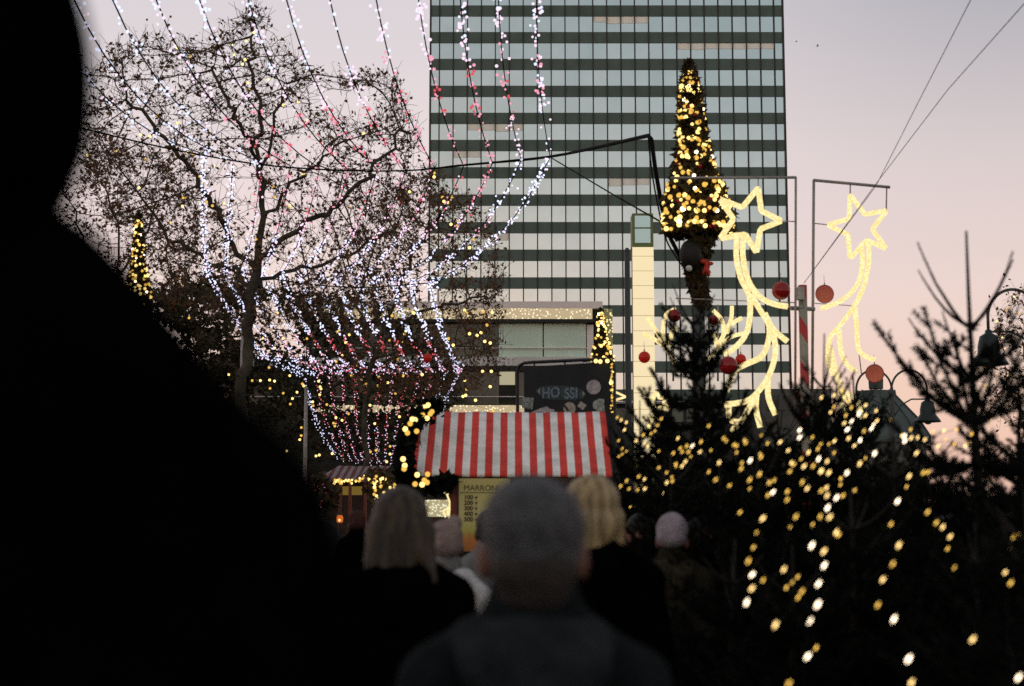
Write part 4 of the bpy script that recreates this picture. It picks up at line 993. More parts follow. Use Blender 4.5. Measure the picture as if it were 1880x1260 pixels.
# ------------------------------------------------------------------ bell lanterns with arched arms
def bell_lantern(px, py_junction, Y, label, sc=1.0):
    """px: the post; py_junction: where both arches spring from the post"""
    c = P(px, py_junction, Y); k = M(65, 30)
    root = thing('bell_lantern', label, 'street lamp', (c.x, Y, 0), 'bell street lamps with arched arms')
    o = Vector((c.x, Y, 0)); z0 = c.z
    dk = MT['greypole']
    mb = MB(o); mb.tube([(c.x, Y, 0), (c.x, Y, z0 * .3), (c.x, Y, z0 - .1), (c.x, Y, z0 + .05)], [.09, .06, .05, .03], 10); mb.build('pole', dk, root, True)
    for s in (-1, 1):
        mb = MB(o); cx = c.x + s * k / 2
        arc = [(c.x + s * (k / 2 - k / 2 * math.cos(a)), Y, z0 + k * .5 * math.sin(a) * 1.1) for a in np.linspace(0, math.pi, 22)]
        arc += [(c.x + s * k, Y, z0 - .25 * k)]
        mb.tube([(c.x, Y, z0 - .12 * k)] + arc, k * .03, 8)
        mb.tube([(c.x + s * k, Y, z0 - .28 * k), (c.x + s * k * .55, Y, z0 - .28 * k), (c.x + s * k * .25, Y, z0 - .45 * k), (c.x, Y, z0 - .85 * k)], k * .022, 6)
        mb.build('arched_arm', dk, root, True)
        mb = MB(o); q = (c.x + s * k, Y, z0 - .25 * k)
        mb.lathe(q, [(.001, .02), (k * .06, 0), (k * .07, -.06 * k), (k * .17, -.12 * k), (k * .21, -.3 * k), (k * .22, -.46 * k), (k * .34, -.62 * k), (k * .36, -.68 * k), (k * .30, -.66 * k), (k * .2, -.5 * k), (.001, -.45 * k)], 20)
        lb = mb.build('lamp_shade', mat('green_black_enamel', (.012, .022, .02), .35), root, True)
        mb = MB(o); mb.ball((q[0], q[1], q[2] - .62 * k), k * .13, 12, 8); g = mb.build('globe', mat('unlit_glass', (.10, .13, .12), .15), lb, True); g.parent = lb; g.matrix_parent_inverse = Matrix.Identity(4)
bell_lantern(1637, 715, 30, 'dark street lamp with two bell shades on arches before the round roof')
bell_lantern(1908, 583, 20.5, 'dark bell street lamp whose arch leaves the right edge')
# green roofed pavilion far right
def pavilion():
    Y = 130; X = lambda px: P(px, 750, Y).x; z = lambda py: P(0, py, Y).z
    o = Vector((X(1640), Y, 0)); root = thing('pavilion', 'distant building with faceted grey green roof behind the bell lamp', 'building', o)
    gr = mat('weathered_copper', (.075, .095, .088), .7, var=.35, scale=.8); wl = mat('grey_stone_wall', (.12, .115, .10), .85, var=.3, scale=.6); dkg = mat('dark_glass', (.03, .035, .035), .2)
    mb = MB(o); cx = X(1630); cy = Y + 4; r1, r2, r3 = M(34, Y), M(78, Y), M(98, Y); 
    prof = [(0, z(709)), (r1, z(712)), (r1 * 1.05, z(722)), (r2, z(768)), (r3, z(800)), (r3, z(812))]
    mb.lathe((cx, cy, 0), prof, 12)
    for k in range(12):
        a = 2 * math.pi * k / 12; mb.tube([(cx + (q[0] + .05) * math.cos(a), cy + (q[0] + .05) * math.sin(a), q[1] + .05) for q in prof[1:]], .09, 5)
    mb.build('roof', gr, root)
    mb = MB(o); mb.lathe((cx, cy, 0), [(r3 * .93, z(812)), (r3 * .93, 0)], 12); mb.build('wall', wl, root)
    mb = MB(o); mb.lathe((cx, cy, 0), [(r1 * .4, z(708)), (r1 * .42, z(690)), (r1 * .2, z(684)), (0, z(683))], 10); mb.build('roof_vent', gr, root)
    mb = MB(o); mb.box(X(1448), X(1590), Y + 14, Y + 25, 0, z(692)); mb.build('side_wing', wl, root)
    for a in range(1460, 1590, 22):
        mb = MB(o); mb.box(X(a), X(a + 13), Y + 13.8, Y + 14, z(735), z(705)); mb.build('window', dkg, root)
pavilion()
def dark_block():
    Y = 150; X = lambda px: P(px, 750, Y).x; z = lambda py: P(0, py, Y).z
    o = Vector((X(1300), Y, 0)); root = thing('shop_arcade', 'low dark arcade building along the foot of the tower', 'building', o)
    wl = mat('dark_arcade_wall', (.045, .045, .04), .7, var=.5, scale=.5); gl = mat('arcade_glass', (.10, .11, .09), .15, var=.5, scale=.4)
    mb = MB(o); mb.box(X(1115), X(1452), Y, Y + 8, 0, z(742)); mb.build('wall', wl, root)
    for a in range(1130, 1440, 26):
        mb = MB(o); mb.box(X(a), X(a + 20), Y - .1, Y - .005, z(775), z(750)); mb.build('window', gl, root)
    mb = MB(o); mb.box(X(1112), X(1455), Y - .5, Y + 8.2, z(742) + .01, z(738)); mb.build('roof', MT['greysteel'], root)
dark_block()

# ------------------------------------------------------------------ fir trees in the foreground
def fir_parts(H, rad, seed, leader=.14, sparse=0.0):
    rg = random.Random(seed); wood = MB()
    lean = [(rg.uniform(-.02, .02), rg.uniform(-.02, .02)) for _ in range(4)]
    axis = lambda h: Vector((lean[0][0] * math.sin(h * 3), lean[0][1] * math.sin(h * 2.4), h))
    wood.tube([axis(H * k / 10) for k in range(11)], [.006 + .050 * (1 - k / 10) ** 1.15 * H / 3 for k in range(11)], 8)
    SG = []
    def needles(a, b, ln, step, full=True):
        SG.append((tuple(a), tuple(b), ln * 1.55, step, 6 if full else 2))
    needles(axis(H * (1 - leader)), axis(H * .985), .007, .012, False)
    for s in range(2): needles(axis(H * .5), axis(H * (1 - leader)), .02, .012)
    h = H * (1 - leader); lvl = 0
    while h > .12 * H:
        f = (H - h) / H
        L0 = (rad * (f ** .82) + .09 * max(0, 1 - 4 * f) + (.12 if sparse > .5 and lvl < 3 else 0)) * rg.uniform(.92, 1.08)
        nbr = rg.choice((4, 5)) if lvl < 2 else rg.choice((5, 6, 7))
        a0 = rg.uniform(0, 6.28)
        for q in range(nbr):
            az = a0 + q * 6.283 / nbr + rg.uniform(-.25, .25); Lb = L0 * rg.uniform(.8, 1.15)
            el = R(48) * (1 - f) ** 2 + R(6) - R(22) * f
            hd = Vector((math.cos(az), math.sin(az), 0)); pts = []
            for k in range(7):
                t = k / 6; rise = Lb * ((.36 * t + .48 * t ** 2) if lvl < 3 else math.tan(el) * t * .55 + .28 * t * t - .10 * math.sin(math.pi * t) * (1 if lvl < 3 else 1.8))
                pts.append(axis(h) + hd * Lb * t * (.95 if lvl > 2 else .8) + Vector((0, 0, rise + rg.gauss(0, .006))))
            wood.tube(pts, [(.008 + .010 * (Lb / rad)) * (1 - .7 * k / 6) for k in range(7)], 5)
            for k in range(6): needles(pts[k], pts[k + 1], .019 if lvl > 1 else .008, .008 if lvl > 1 else .012, lvl > 1)
            if lvl == 0 : continue
            nt_ = int(Lb / .042 * (1 - .6 * sparse if lvl < 3 else 1))
            for j in range(nt_):
                t = .14 + .84 * (j + rg.random() * .6) / max(1, nt_); i0 = min(5, int(t * 6)); p = pts[i0].lerp(pts[i0 + 1], t * 6 - i0)
                tdir = (pts[i0 + 1] - pts[i0]).normalized(); side = tdir.cross(Vector((0, 0, 1))).normalized() * (1 if j % 2 else -1)
                tl = min(.34, .42 * Lb * (1.05 - t) + .05) * rg.uniform(.7, 1.15)
                d = (side * .8 + tdir * .75 + Vector((0, 0, rg.uniform(-.1, .25)))).normalized()
                e1 = p + d * tl * .55; e2 = e1 + (d + Vector((0, 0, .28))).normalized() * tl * .45
                wood.tube([p, e1, e2], [.005, .0035, .002], 3, cap=False)
                needles(p, e1, .02, .009); needles(e1, e2, .018, .009)
                if tl > .13:
                    for s in (-1, 1):
                        d2 = (tdir * .8 * s + d * .7).normalized() if s > 0 else (d * .9 - tdir * .4).normalized(); m0 = p.lerp(e1, .6)
                        needles(m0, m0 + d2 * tl * .45, .019, .010)
        h -= (.055 + .13 * (1 - f) ** 3.0 * (1 + sparse)) * H / 3 * 1.25; lvl += 1
    ng = np.random.default_rng(seed)
    a_ = np.array([q[0] for q in SG]); b_ = np.array([q[1] for q in SG]); ln = np.array([q[2] for q in SG]); st = np.array([q[3] for q in SG]); mu = np.array([q[4] for q in SG])
    d_ = b_ - a_; L_ = np.linalg.norm(d_, axis=1); ok = L_ > 1e-4; a_, d_, ln, st, mu, L_ = a_[ok], d_[ok], ln[ok], st[ok], mu[ok], L_[ok]
    cnt = np.maximum(1, (L_ / st).astype(int)) * mu; ix = np.repeat(np.arange(len(L_)), cnt); n = len(ix)
    t_ = d_[ix] / L_[ix][:, None]; A = a_[ix] + d_[ix] * ng.random((n, 1))
    rd = ng.normal(size=(n, 3)); rd -= t_ * (rd * t_).sum(1, keepdims=True); rd /= np.linalg.norm(rd, axis=1, keepdims=True)
    Dn = rd * .85 + t_ * ng.uniform(.3, .9, (n, 1)); Dn /= np.linalg.norm(Dn, axis=1, keepdims=True)
    Ln = (ln[ix] * ng.uniform(.7, 1.15, n))[:, None]
    w_ = np.cross(Dn, ng.normal(size=Dn.shape)); w_ /= np.linalg.norm(w_, axis=1, keepdims=True)
    V = np.stack([A + w_ * .0034, A - w_ * .0034, A + Dn * Ln], 1).reshape(-1, 3)
    return wood.mesh('trunk', True), np_mesh('foliage', V, np.arange(len(V)).reshape(-1, 3))
FM = {}
def fir(kind, px, ytop, Y, label, rot=0, widen=1.0):
    if kind not in FM:
        prm = {'a': (3.0, 1.25, 51, .09, 0), 'b': (3.0, 1.35, 52, .12, .2), 'c': (3.0, 1.05, 53, .155, .9)}[kind]
        FM[kind] = fir_parts(*prm)
    H = P(px, ytop, Y).z; c = P(px, ytop, Y)
    r = thing('fir_tree', label, 'fir tree', (c.x, Y, 0), 'cut fir trees standing in front of the market')
    s = H / 3.0; r.scale = (s * widen, s * widen, s); r.rotation_euler = (0, 0, rot)
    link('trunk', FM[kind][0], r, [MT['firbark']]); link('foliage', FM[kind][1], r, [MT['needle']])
    return r
FIRS = [('a', 1273, 520, 9.0, 'tall middle fir whose tip stands before the cone tree post', .3, .86), ('b', 1172, 735, 9.6, 'low fir touching the right edge of the striped roof', 1.0, .8),
        ('b', 1512, 612, 7.6, 'fir below the right comet star with twiggy upright tips', 2.0, .72), ('c', 1776, 425, 6.2, 'fir at the right with a long bare leader against the sky', 2.55, .95),
        ('a', 1925, 575, 5.0, 'dense black fir cut by the right edge of the view', .8, .7), ('b', 1392, 800, 7.2, 'small fir filling the gap right of the middle fir', 4.0, .95),
        ('a', 1640, 800, 5.6, 'low fir under the bell lamp with many hot bulbs', 5.0, 1.0), ('b', 1450, 1000, 5.0, 'lowest front fir with a column of bulbs at its left', .2, 1.15), ('a', 1790, 960, 4.7, 'front fir low in the right corner behind hanging bulbs', 1.4, 1.1),
        ('a', 1565, 690, 9.3, 'fir behind the bell lamp side of the taped mast', 3.1, 1.1), ('b', 1690, 790, 7.6, 'broad low fir right of the bell lamp', 2.6, 1.3), ('a', 1230, 830, 7.4, 'dark low fir before the tall middle fir', 1.9, 1.25),
        ('b', 1425, 735, 9.8, 'dark fir standing between the two comet stars low down', 5.5, 1.05), ('b', 1865, 690, 7.2, 'black fir right of the long bare leader', .9, 1.0), ('a', 1560, 900, 5.2, 'front fir below the hottest bulbs', 2.2, 1.35), ('a', 1880, 900, 4.2, 'nearest fir in the lower right corner', 3.3, 1.3), ('b', 1345, 990, 5.6, 'low fir in the dark behind the black coated shoulder', 1.3, 1.3),
        ('a', 1320, 860, 8.0, 'small dark fir behind the person in the lilac hat', 2.2, 1.0)]
fir_roots = [fir(*f) for f in FIRS]
# bulbs on the firs, one string to each tree
raw7 = [(297,35,.6),(240,67,.5),(355,82,.5),(383,67,.4),(375,138,1),(345,155,.5),(458,135,.5),(457,182,.5),(184,255,.3),(316,290,.9),(281,372,.4),(262,458,.3),(233,537,.6),(255,615,1),(318,647,.3),(253,695,.8),(223,776,1),(472,20,.4),(545,80,.6),(573,117,.7),(655,18,.9),(697,27,.8),(803,27,.8),(767,62,.4),(765,95,.4),(685,112,.7),(655,130,.6),(688,157,.7),(780,158,.6),(743,170,1.2),(690,230,1.2),(648,280,.6),(704,282,.8),(508,280,.6),(474,340,.3),(604,326,.4),(741,370,.9),(755,385,.6),(848,127,.3),(600,447,1.1),(670,480,.9),(438,585,.7),(672,562,1.1),(518,628,.3),(487,660,.25),(453,690,.3),(543,712,.5),(521,746,.4),(638,668,1),(634,788,1.2),(590,883,1),(390,905,.9),(625,1038,.4),(576,1088,1),(467,1245,.5),(1162,47,.7),(1147,107,.3),(1096,190,1.2),(1058,322,.5),(1103,445,.9),(1068,553,.5),(1012,642,.9),(982,790,.5),(1075,872,1),(1160,1103,1.2),(1176,1240,.8),(1245,25,.6),(1272,22,.6),(1270,253,.6),(1320,315,.6),(1357,340,.7),(1400,395,.7),(1385,465,.3),(1424,575,.25),(1530,990,.8),(1720,600,.7),(1750,663,.6),(1765,400,.4),(1790,390,.4),(1795,1210,1),(1750,460,.2)]
raw5 = [(140,280,.6),(170,300,.7),(210,318,.8),(195,375,.9),(150,458,.4),(178,520,.3),(178,563,.3),(152,580,.3),(210,540,.4),(285,460,.7),(375,500,.7),(350,480,.4),(607,440,.7),(675,500,.6),(718,500,1.2),(785,468,.6),(625,517,.6),(640,545,.5),(688,545,.6),(778,545,.7),(572,555,.6),(707,582,.3),(590,640,.6),(640,655,.7),(665,620,.7),(460,667,.5),(592,660,.4),(862,532,.3),(925,628,.7),(845,700,.4),(305,735,.5),(350,755,.7),(212,768,.6),(165,810,.5),(230,830,.4),(298,838,.3),(352,830,.7),(365,882,.5),(522,782,.8),(495,862,.9),(448,928,.8),(240,970,.3),(172,1068,.6),(245,1080,.5),(150,1100,.3),(607,1057,.3),(1165,612,1.2),(1237,716,.8),(1162,760,.6),(1095,675,.6),(1100,630,.3),(1248,585,.6),(1240,560,.3),(1310,782,.7),(1350,765,.5),(1005,805,.3),(1160,830,.3),(1298,480,.4),(1250,418,.25),(1395,470,.9),(1085,1012,.4),(1060,550,.3),(1060,500,.4),(460,540,.3),(385,345,.7),(430,385,.6),(450,340,.5),(340,415,.6),(400,405,.5),(480,290,.6),(520,705,.4),(565,770,.5),(560,740,.3),(898,760,.5),(845,345,.5),(1130,475,.5),(1120,455,.4),(960,440,.5),(980,460,.5),(1040,490,.5)]
raw6 = [(238,455,.8),(320,440,.8),(370,410,.6),(297,550,.7),(318,515,.5),(385,450,.7),(410,480,.6),(430,520,.6),(480,560,1.2),(522,570,.9),(522,505,.9),(590,540,.7),(432,608,1.2),(405,660,1.2),(385,620,.7),(395,570,.6),(575,630,1.3),(560,655,1.2),(595,605,.8),(512,670,.6),(487,730,1.1),(413,717,.9),(450,765,.7),(580,815,1.2),(322,735,.8),(285,755,.4),(215,785,.6),(180,710,.5),(155,808,.9),(108,850,.4),(220,850,1.1),(275,865,.7),(320,810,.4),(233,755,.4),(485,880,.9),(520,845,.4),(127,897,.9),(235,925,.8),(185,895,.6),(288,938,.8),(402,940,1),(360,975,.4),(678,605,.6),(755,700,.8),(775,735,1.3),(772,705,1.2),(815,715,.8),(812,660,.6),(857,712,.7),(903,725,.7),(850,812,.9),(955,675,.6),(1025,668,.7),(988,768,.8),(1035,725,.4),(1105,660,.6),(1092,755,.6),(1165,765,.7),(1200,735,.9),(1203,690,.6),(1290,380,.6),(1282,505,.8),(1065,550,.4),(1090,455,.4),(802,960,.8),(98,665,1),(98,712,1),(45,875,.7),(25,795,.7),(60,885,.6),(35,930,.5),(20,1060,.5)]
pix = [(1300 + u / 3.15, 860 + v / 3.15, b) for u, v, b in raw7] + [(1100 + u / 4.2, 700 + v / 4.2, b) for u, v, b in raw5] + [(1440 + u / 3.5, 600 + v / 3.5, b) for u, v, b in raw6]
HOT = {}
def hot(b):
    k = round(b * 5) / 5
    if k not in HOT:
        col = (.95, .56, .11) if b < .75 else ((1, .66, .24) if b < .98 else (1, .80, .55))
        HOT[k] = emit(f'fir_bulb_{int(k * 10)}', col, 1.5 if b < .45 else (2.3 if b < .75 else (3.2 if b < .98 else 5.0)))
    return HOT[k]
def cat_eye_bulb_mesh(m, r):  # bulb stretched lengthwise to give its blur disc a cat-eye shape
    k = (m.name, round(r, 4), 'c')
    if k not in _bulb:
        b = MB(); b.lathe((0, 0, 0), [(.0001, -r * 2.5), (r * .45, -r * 1.7), (r * .8, -r * .6), (r * .82, r * .4), (r * .5, r * 1.5), (.0001, r * 2.6)], 10); me = b.mesh('bulb', True); me.materials.append(m); _bulb[k] = me
    return _bulb[k]
strings = {}
DT = [(700, 6.9), (760, 6.4), (850, 5.4), (950, 4.5), (1100, 3.9), (1270, 3.5)]
for x, y, b in pix:
    best = min(range(len(FIRS)), key=lambda i: (FIRS[i][1] - x) ** 2 + (max(FIRS[i][2], y - 150) + 150 - y) ** 2 * 1.0 + (0 if FIRS[i][2] < y else 1e5))
    d = interp(DT, y) * random.uniform(.93, 1.04)
    if x < 1350: d = min(d + 2.0 * (1350 - x) / 230, 8.3)
    if b < .45: d += .5
    if x < 1350 and y > 900: d = max(d, 8.7)
    strings.setdefault(best, []).append((P(x, y, d), hot(b), round((.0030 + .0016 * b) * 4000) / 4000, d))
for i, it in strings.items():
    root = thing('fairy_light_string', 'warm bulbs strung over the ' + FIRS[i][4], 'fairy lights', it[0][0], 'warm bulbs on the fir trees')
    if len(root['label'].split()) > 16: root['label'] = ' '.join(root['label'].split()[:16])
    for p, m, r_, d in it:
        c = bpy.data.objects.new('bulb', cat_eye_bulb_mesh(m, r_)); COL.objects.link(c); c.parent = root; c.location = p - it[0][0]
        c.rotation_euler = (random.uniform(-.2, .2), R(34) + random.uniform(-.15, .15), 0)  # tilt sets the slant of the imitated cat-eye blur
    mb = MB(it[0][0]); od = sorted((q[0] for q in it), key=lambda p: -p.z)
    for a, b in zip(od, od[1:]):
        mb.tube([a + Vector((0, .02, 0)), (a + b) / 2 + Vector((0, .06, -.03)), b + Vector((0, .02, 0))], .0012, 3, cap=False)
    mb.build('cord', MT['cable'], root)

# ------------------------------------------------------------------ people
def solid(prims, vox, name, smooth_it=6, noise=0.0, seed=0):
    """fuse ellipsoids ('e', c, r[, rotx]) and tapered capsules ('c', a, b, ra, rb) into one skin"""
    mb = MB()
    for q in prims:
        if q[0] == 'e': mb.ball(q[1], q[2], 20, 14)
        else:
            a, b, ra, rb = Vector(q[1]), Vector(q[2]), q[3], q[4]
            mb.tube([a.lerp(b, k / 5) for k in range(6)], [ra + (rb - ra) * k / 5 for k in range(6)], 14); mb.ball(a, ra, 14, 10); mb.ball(b, rb, 14, 10)
    me = mb.mesh('tmp'); o = bpy.data.objects.new('tmp', me); COL.objects.link(o)
    md = o.modifiers.new('r', 'REMESH'); md.mode = 'VOXEL'; md.voxel_size = vox
    sm = o.modifiers.new('s', 'SMOOTH'); sm.iterations = smooth_it; sm.factor = .5
    dg = bpy.context.evaluated_depsgraph_get(); dg.update()
    out = bpy.data.meshes.new_from_object(o.evaluated_get(dg)); out.name = name
    bpy.data.objects.remove(o); bpy.data.meshes.remove(me)
    if noise:
        n = len(out.vertices); co = np.empty(n * 3); out.vertices.foreach_get('co', co); co = co.reshape(-1, 3); no = np.empty(n * 3); out.vertex_normals.foreach_get('vector', no); no = no.reshape(-1, 3)
        ng = np.random.default_rng(seed); d = np.zeros(n)
        for fq in (14, 27, 55):
            ph = ng.uniform(0, 6.28, 3); dirs = ng.normal(size=(3, 3))
            for k in range(3): d += np.sin(co @ dirs[k] * fq + ph[k]) / (3 * fq / 14)
        co += no * (d * noise)[:, None]; out.vertices.foreach_set('co', co.ravel())
    out.polygons.foreach_set('use_smooth', [True] * len(out.polygons)); out.update(); return out
def lr(prims):
    out = []
    for q in prims:
        out.append(q)
        if q[0] == 'e': out.append(('e', (-q[1][0], q[1][1], q[1][2]), q[2]))
        else: out.append(('c', (-q[1][0],) + tuple(q[1][1:]), (-q[2][0],) + tuple(q[2][1:]), q[3], q[4]))
    return out
HEAD = [('e', (0, -.008, 1.648), (.074, .094, .098)), ('e', (0, .035, 1.585), (.055, .058, .062)), ('c', (0, .088, 1.642), (0, .108, 1.612), .012, .015), ('e', (0, .088, 1.572), (.024, .012, .008)), ('e', (0, .08, 1.546), (.026, .02, .018)), ('c', (-.045, .075, 1.668), (.045, .075, 1.668), .014, .014), ('c', (0, -.012, 1.58), (0, -.012, 1.42), .056, .062)] + lr([('e', (.084, -.012, 1.612), (.017, .026, .038)), ('e', (.03, .083, 1.647), (.013, .01, .009))])
TORSO = [('e', (0, 0, 1.27), (.165, .105, .20)), ('e', (0, 0, .98), (.15, .11, .15)), ('c', (0, 0, 1.2), (0, 0, 1.0), .125, .125)] + lr([('c', (.05, -.01, 1.46), (.17, 0, 1.385), .05, .06)])
ARM = [('c', (.16, 0, 1.375), (.215, -.035, 1.10), .052, .040), ('c', (.215, -.035, 1.10), (.222, .10, .89), .040, .028), ('e', (.222, .125, .845), (.022, .034, .05))]
for k, (dx, ln) in enumerate(((-.012, .062), (-.003, .072), (.006, .068), (.015, .052))):
    a = (.222 + dx * .3, .108 + .013 * k, .81); b = (.222 + dx * .3 - .006, .112 + .014 * k, .81 - ln * .6); c_ = (.222 + dx * .3 - .02, .112 + .013 * k, .81 - ln)
    ARM += [('c', a, b, .0095, .0085), ('c', b, c_, .0085, .0075)]
ARM += [('c', (.21, .10, .87), (.195, .082, .83), .011, .0095), ('c', (.195, .082, .83), (.188, .085, .80), .0095, .008)]
LEG = [('c', (.085, 0, .95), (.095, .012, .50), .085, .055), ('c', (.095, .012, .50), (.10, -.01, .08), .053, .038), ('e', (.102, .05, .04), (.042, .125, .04))]
def person(x, y, h, label, rz=0.0, coat=None, hair='short', hairmat=None, skin=None, extra=None, bulk=1.0, legs=None, collar=True, long=False, hood=None, vox=.014, group='people in the crowd', slope=0.0, nape_shade=None):
    root = thing('person', label, 'person', (x, y, 0), group, rz); s = h / 1.755; root.scale = (s, s, s)
    me = solid(HEAD + TORSO + lr(ARM) + lr(LEG), .0095, 'body', 3); link('body', me, root, [skin or MT['skin']])
    g = .030 * bulk; C = []
    for q in TORSO:
        C.append(('e', q[1], tuple(r + g for r in q[2])) if q[0] == 'e' else ('c', q[1], q[2], q[3] + g, q[4] + g))
    for q in lr([('c', (.06, -.01, 1.47 + slope), (.16, -.005, 1.385), .055 + g * .6 + slope * .4, .062 + g), ('c', (.16, -.005, 1.385), (.218, -.035, 1.10), .062 + g, .052 + g), ('c', (.218, -.035, 1.10), (.226, .09, .905), .052 + g, .040 + g * .8)]): C.append(q)
    zb = .62 if long else .86
    C += lr([('c', (.07, 0, 1.0), (.085, 0, zb), .115 + g, .105 + g)]) + [('c', (0, 0, 1.0), (0, 0, zb), .12 + g, .11 + g)]
    if collar: C += [('c', (0, -.02, 1.40), (0, -.018, 1.535), .105, .088)]
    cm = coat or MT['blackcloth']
    ct = link('coat', solid(C, vox, 'coat', 5, .004, int(x * 100) % 97), root, [cm])
    T = lr([('c', (.09, 0, .93), (.097, .012, .50), .10, .070), ('c', (.097, .012, .50), (.10, -.01, .12), .070, .056)])
    link('trousers', solid(T, .016, 'trousers', 4), root, [legs or MT['blackcloth']])
    for sgn in (-1, 1):
        link('shoe', solid([('e', (sgn * .102, .05, .046), (.052, .14, .046)), ('c', (sgn * .10, -.02, .06), (sgn * .10, -.01, .14), .052, .05)], .012, 'shoe', 3), root, [MT['sole']])
    hm = hairmat
    if hair == 'short':
        link('hair', solid([('e', (0, -.022, 1.668), (.094, .106, .098)), ('e', (0, -.045, 1.612), (.080, .078, .080))], .010, 'hair', 3, .006, 3), root, [hm])
        if nape_shade is not None:
            link('nape_shade_hair', solid([('e', (0, -.060, 1.600), (.079, .070, .060)), ('e', (0, -.055, 1.56), (.066, .060, .05))], .010, 'nape_shade_hair', 3, .0035, 13), root, [nape_shade])  # added mesh: light falloff at the nape put into a darker hair colour
    elif hair == 'bob':
        link('hair', solid([('e', (0, -.02, 1.665), (.100, .115, .105)), ('e', (0, -.045, 1.60), (.105, .095, .10)), ('c', (.085, -.01, 1.62), (.088, .005, 1.535), .035, .024), ('c', (-.085, -.01, 1.62), (-.088, .005, 1.535), .035, .024), ('c', (0, -.07, 1.6), (0, -.085, 1.52), .075, .05)], .010, 'hair', 3, .006, 4), root, [hm])
    elif hair == 'long':
        pr = [('e', (0, -.02, 1.668), (.092, .108, .100)), ('e', (0, -.05, 1.60), (.098, .085, .10)), ('c', (.03, -.075, 1.63), (.05, -.11, 1.47), .055, .03), ('c', (-.04, -.075, 1.63), (-.07, -.11, 1.49), .055, .03), ('c', (.085, -.02, 1.62), (.12, -.05, 1.46), .036, .016), ('c', (-.085, -.02, 1.62), (-.115, -.04, 1.48), .036, .02), ('c', (.0, -.08, 1.6), (-.01, -.12, 1.46), .06, .03), ('c', (.07, -.06, 1.58), (.145, -.07, 1.44), .03, .012)]
        link('hair', solid(pr, .010, 'hair', 2, .006, 5), root, [hm])
    if extra: extra(root)
    if hood is not None:
        link('hood', solid([('e', (0, -.095, 1.44), (.135, .075, .085)), ('c', (-.10, -.05, 1.47), (.10, -.05, 1.47), .05, .05), ('e', (0, -.12, 1.38), (.10, .06, .09))], .014, 'hood', 4, .006, 8), root, [hood])
    return root
def hair_mat(name, col, var):
    m = mat(name, col, .55, var=var, scale=26, bump=.5, bscale=40); nt = m.node_tree
    mp = nt.nodes.new('ShaderNodeMapping'); mp.inputs['Scale'].default_value = (1.6, 1.6, .10)
    tc = next(n for n in nt.nodes if n.type == 'TEX_COORD')
    for n in [n for n in nt.nodes if n.type == 'TEX_NOISE']: nt.links.new(mp.outputs[0], n.inputs['Vector'])
    nt.links.new(tc.outputs['Object'], mp.inputs[0]); return m
wool = lambda n, c, v=.3: mat(n, c, .95, var=v, scale=18, bump=.5, bscale=60, spec=.05)
at = lambda px, Y: P(px, 930, Y).x
blond = hair_mat('blond_hair', (.30, .215, .11), .5)
dblond = hair_mat('dark_blond_hair', (.034, .022, .011), .9)
greyhair = mat('grey_hair', (.066, .063, .064), .65, var=.45, scale=34, bump=.7, bscale=90)
darkhair = mat('dark_hair', (.012, .009, .008), .6, var=.4, scale=30)
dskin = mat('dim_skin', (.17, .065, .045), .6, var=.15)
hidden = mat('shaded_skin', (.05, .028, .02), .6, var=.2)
# the tall dark figure close at the left
def dark_cap(root):
    link('beanie', solid([('e', (0, -.012, 1.655), (.105, .128, .135))], .012, 'beanie', 3, .004, 2), root, [MT['blackcloth']])
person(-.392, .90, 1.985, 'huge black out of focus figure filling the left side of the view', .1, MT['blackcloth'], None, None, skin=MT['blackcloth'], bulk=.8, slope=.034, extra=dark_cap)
# man in the middle
hd = wool('charcoal_hoodie', (.0085, .0105, .0112))
person(at(978, 2.4), 2.4, P(0, 884, 2.4).z + .002, 'grey haired man in charcoal hooded jacket seen from behind in the centre', 0, hd, 'short', greyhair, skin=mat('ruddy_skin', (.17, .075, .05), .6, var=.2), hood=wool('charcoal_hood', (.019, .022, .0235)), bulk=.72, nape_shade=mat('shaded_grey_hair', (.030, .022, .018), .7, var=.4, scale=30, bump=.6, bscale=80))  # brown nape material is the grey hair's shade given as colour
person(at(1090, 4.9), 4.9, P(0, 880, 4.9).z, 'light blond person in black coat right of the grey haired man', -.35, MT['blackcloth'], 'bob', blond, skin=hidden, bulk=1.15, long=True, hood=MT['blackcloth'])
person(at(738, 4.5), 4.5, P(0, 898, 4.5).z, 'woman with long dark blond hair and black coat left of the grey haired man', -.25, MT['blackcloth'], 'long', dblond, skin=hidden, bulk=1.1, long=True, hood=MT['blackcloth'])
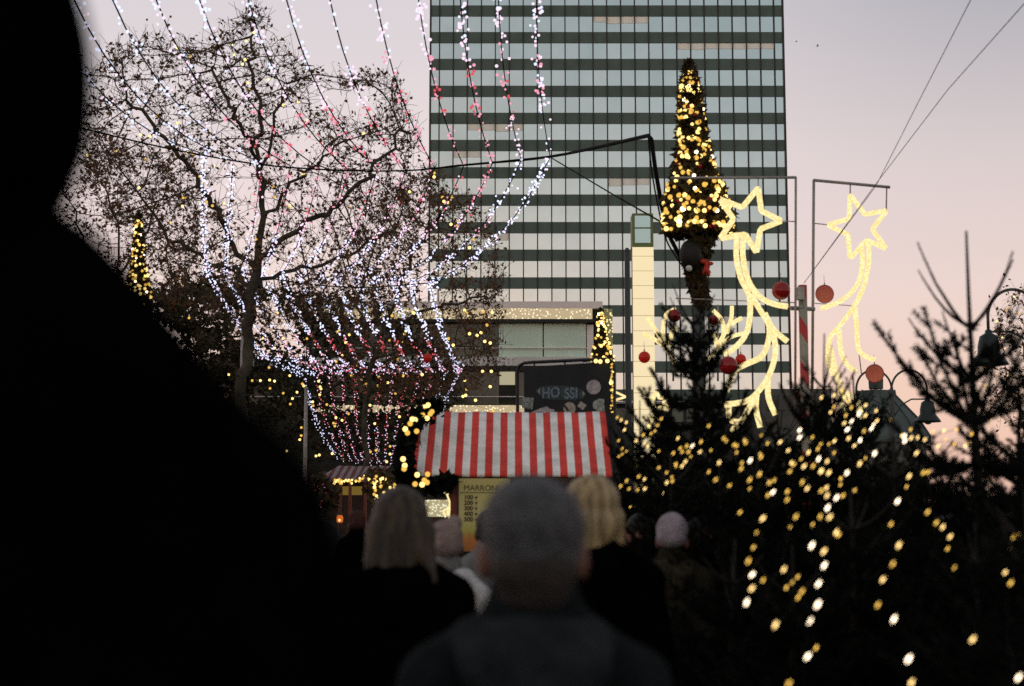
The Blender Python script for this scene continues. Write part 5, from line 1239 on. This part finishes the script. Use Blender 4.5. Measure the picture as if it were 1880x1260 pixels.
def beanie(m, pom=False, band=None):
    def f(root):
        pr = [('e', (0, -.012, 1.685), (.094, .112, .105)), ('e', (0, -.025, 1.64), (.093, .106, .07))]
        if pom: pr.append(('e', (.05, .03, 1.765), (.05, .05, .045)))
        link('beanie', solid(pr, .010, 'beanie', 3, .004, 9), root, [m])
    return f
def white_scarf(root):
    beanie(wool('rose_beige_hat', (.23, .17, .15)), True)(root)
    link('scarf', solid([('c', (-.09, -.06, 1.47), (.09, -.06, 1.46), .065, .07), ('c', (.09, -.06, 1.46), (.20, -.09, 1.36), .06, .06), ('c', (.20, -.09, 1.36), (.235, -.10, 1.20), .055, .04)], .012, 'scarf', 3, .006, 6), root, [wool('white_wool', (.50, .48, .47), .12)])
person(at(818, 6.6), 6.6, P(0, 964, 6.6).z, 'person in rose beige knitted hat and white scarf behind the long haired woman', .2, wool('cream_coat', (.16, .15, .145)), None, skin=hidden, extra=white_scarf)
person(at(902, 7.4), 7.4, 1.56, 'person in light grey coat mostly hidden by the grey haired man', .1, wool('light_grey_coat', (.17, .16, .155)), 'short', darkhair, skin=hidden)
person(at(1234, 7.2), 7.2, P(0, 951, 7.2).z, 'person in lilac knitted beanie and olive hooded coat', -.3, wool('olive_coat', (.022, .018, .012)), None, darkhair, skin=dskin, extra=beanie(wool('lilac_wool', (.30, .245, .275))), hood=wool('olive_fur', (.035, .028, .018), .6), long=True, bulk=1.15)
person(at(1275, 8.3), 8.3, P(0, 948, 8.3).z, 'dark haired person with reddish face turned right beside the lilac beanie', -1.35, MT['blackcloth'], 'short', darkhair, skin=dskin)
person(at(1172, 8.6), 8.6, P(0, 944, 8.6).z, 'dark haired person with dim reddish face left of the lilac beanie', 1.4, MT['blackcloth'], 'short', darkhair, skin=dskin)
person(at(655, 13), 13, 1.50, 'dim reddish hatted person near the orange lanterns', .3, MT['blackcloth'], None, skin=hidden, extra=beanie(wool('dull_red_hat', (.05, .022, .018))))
person(at(590, 6), 6, 1.53, 'black coated person in the dark left of the long haired woman', 0, MT['blackcloth'], 'short', mat('very_dark_hair', (.004, .004, .004), .8), skin=MT['blackcloth'])
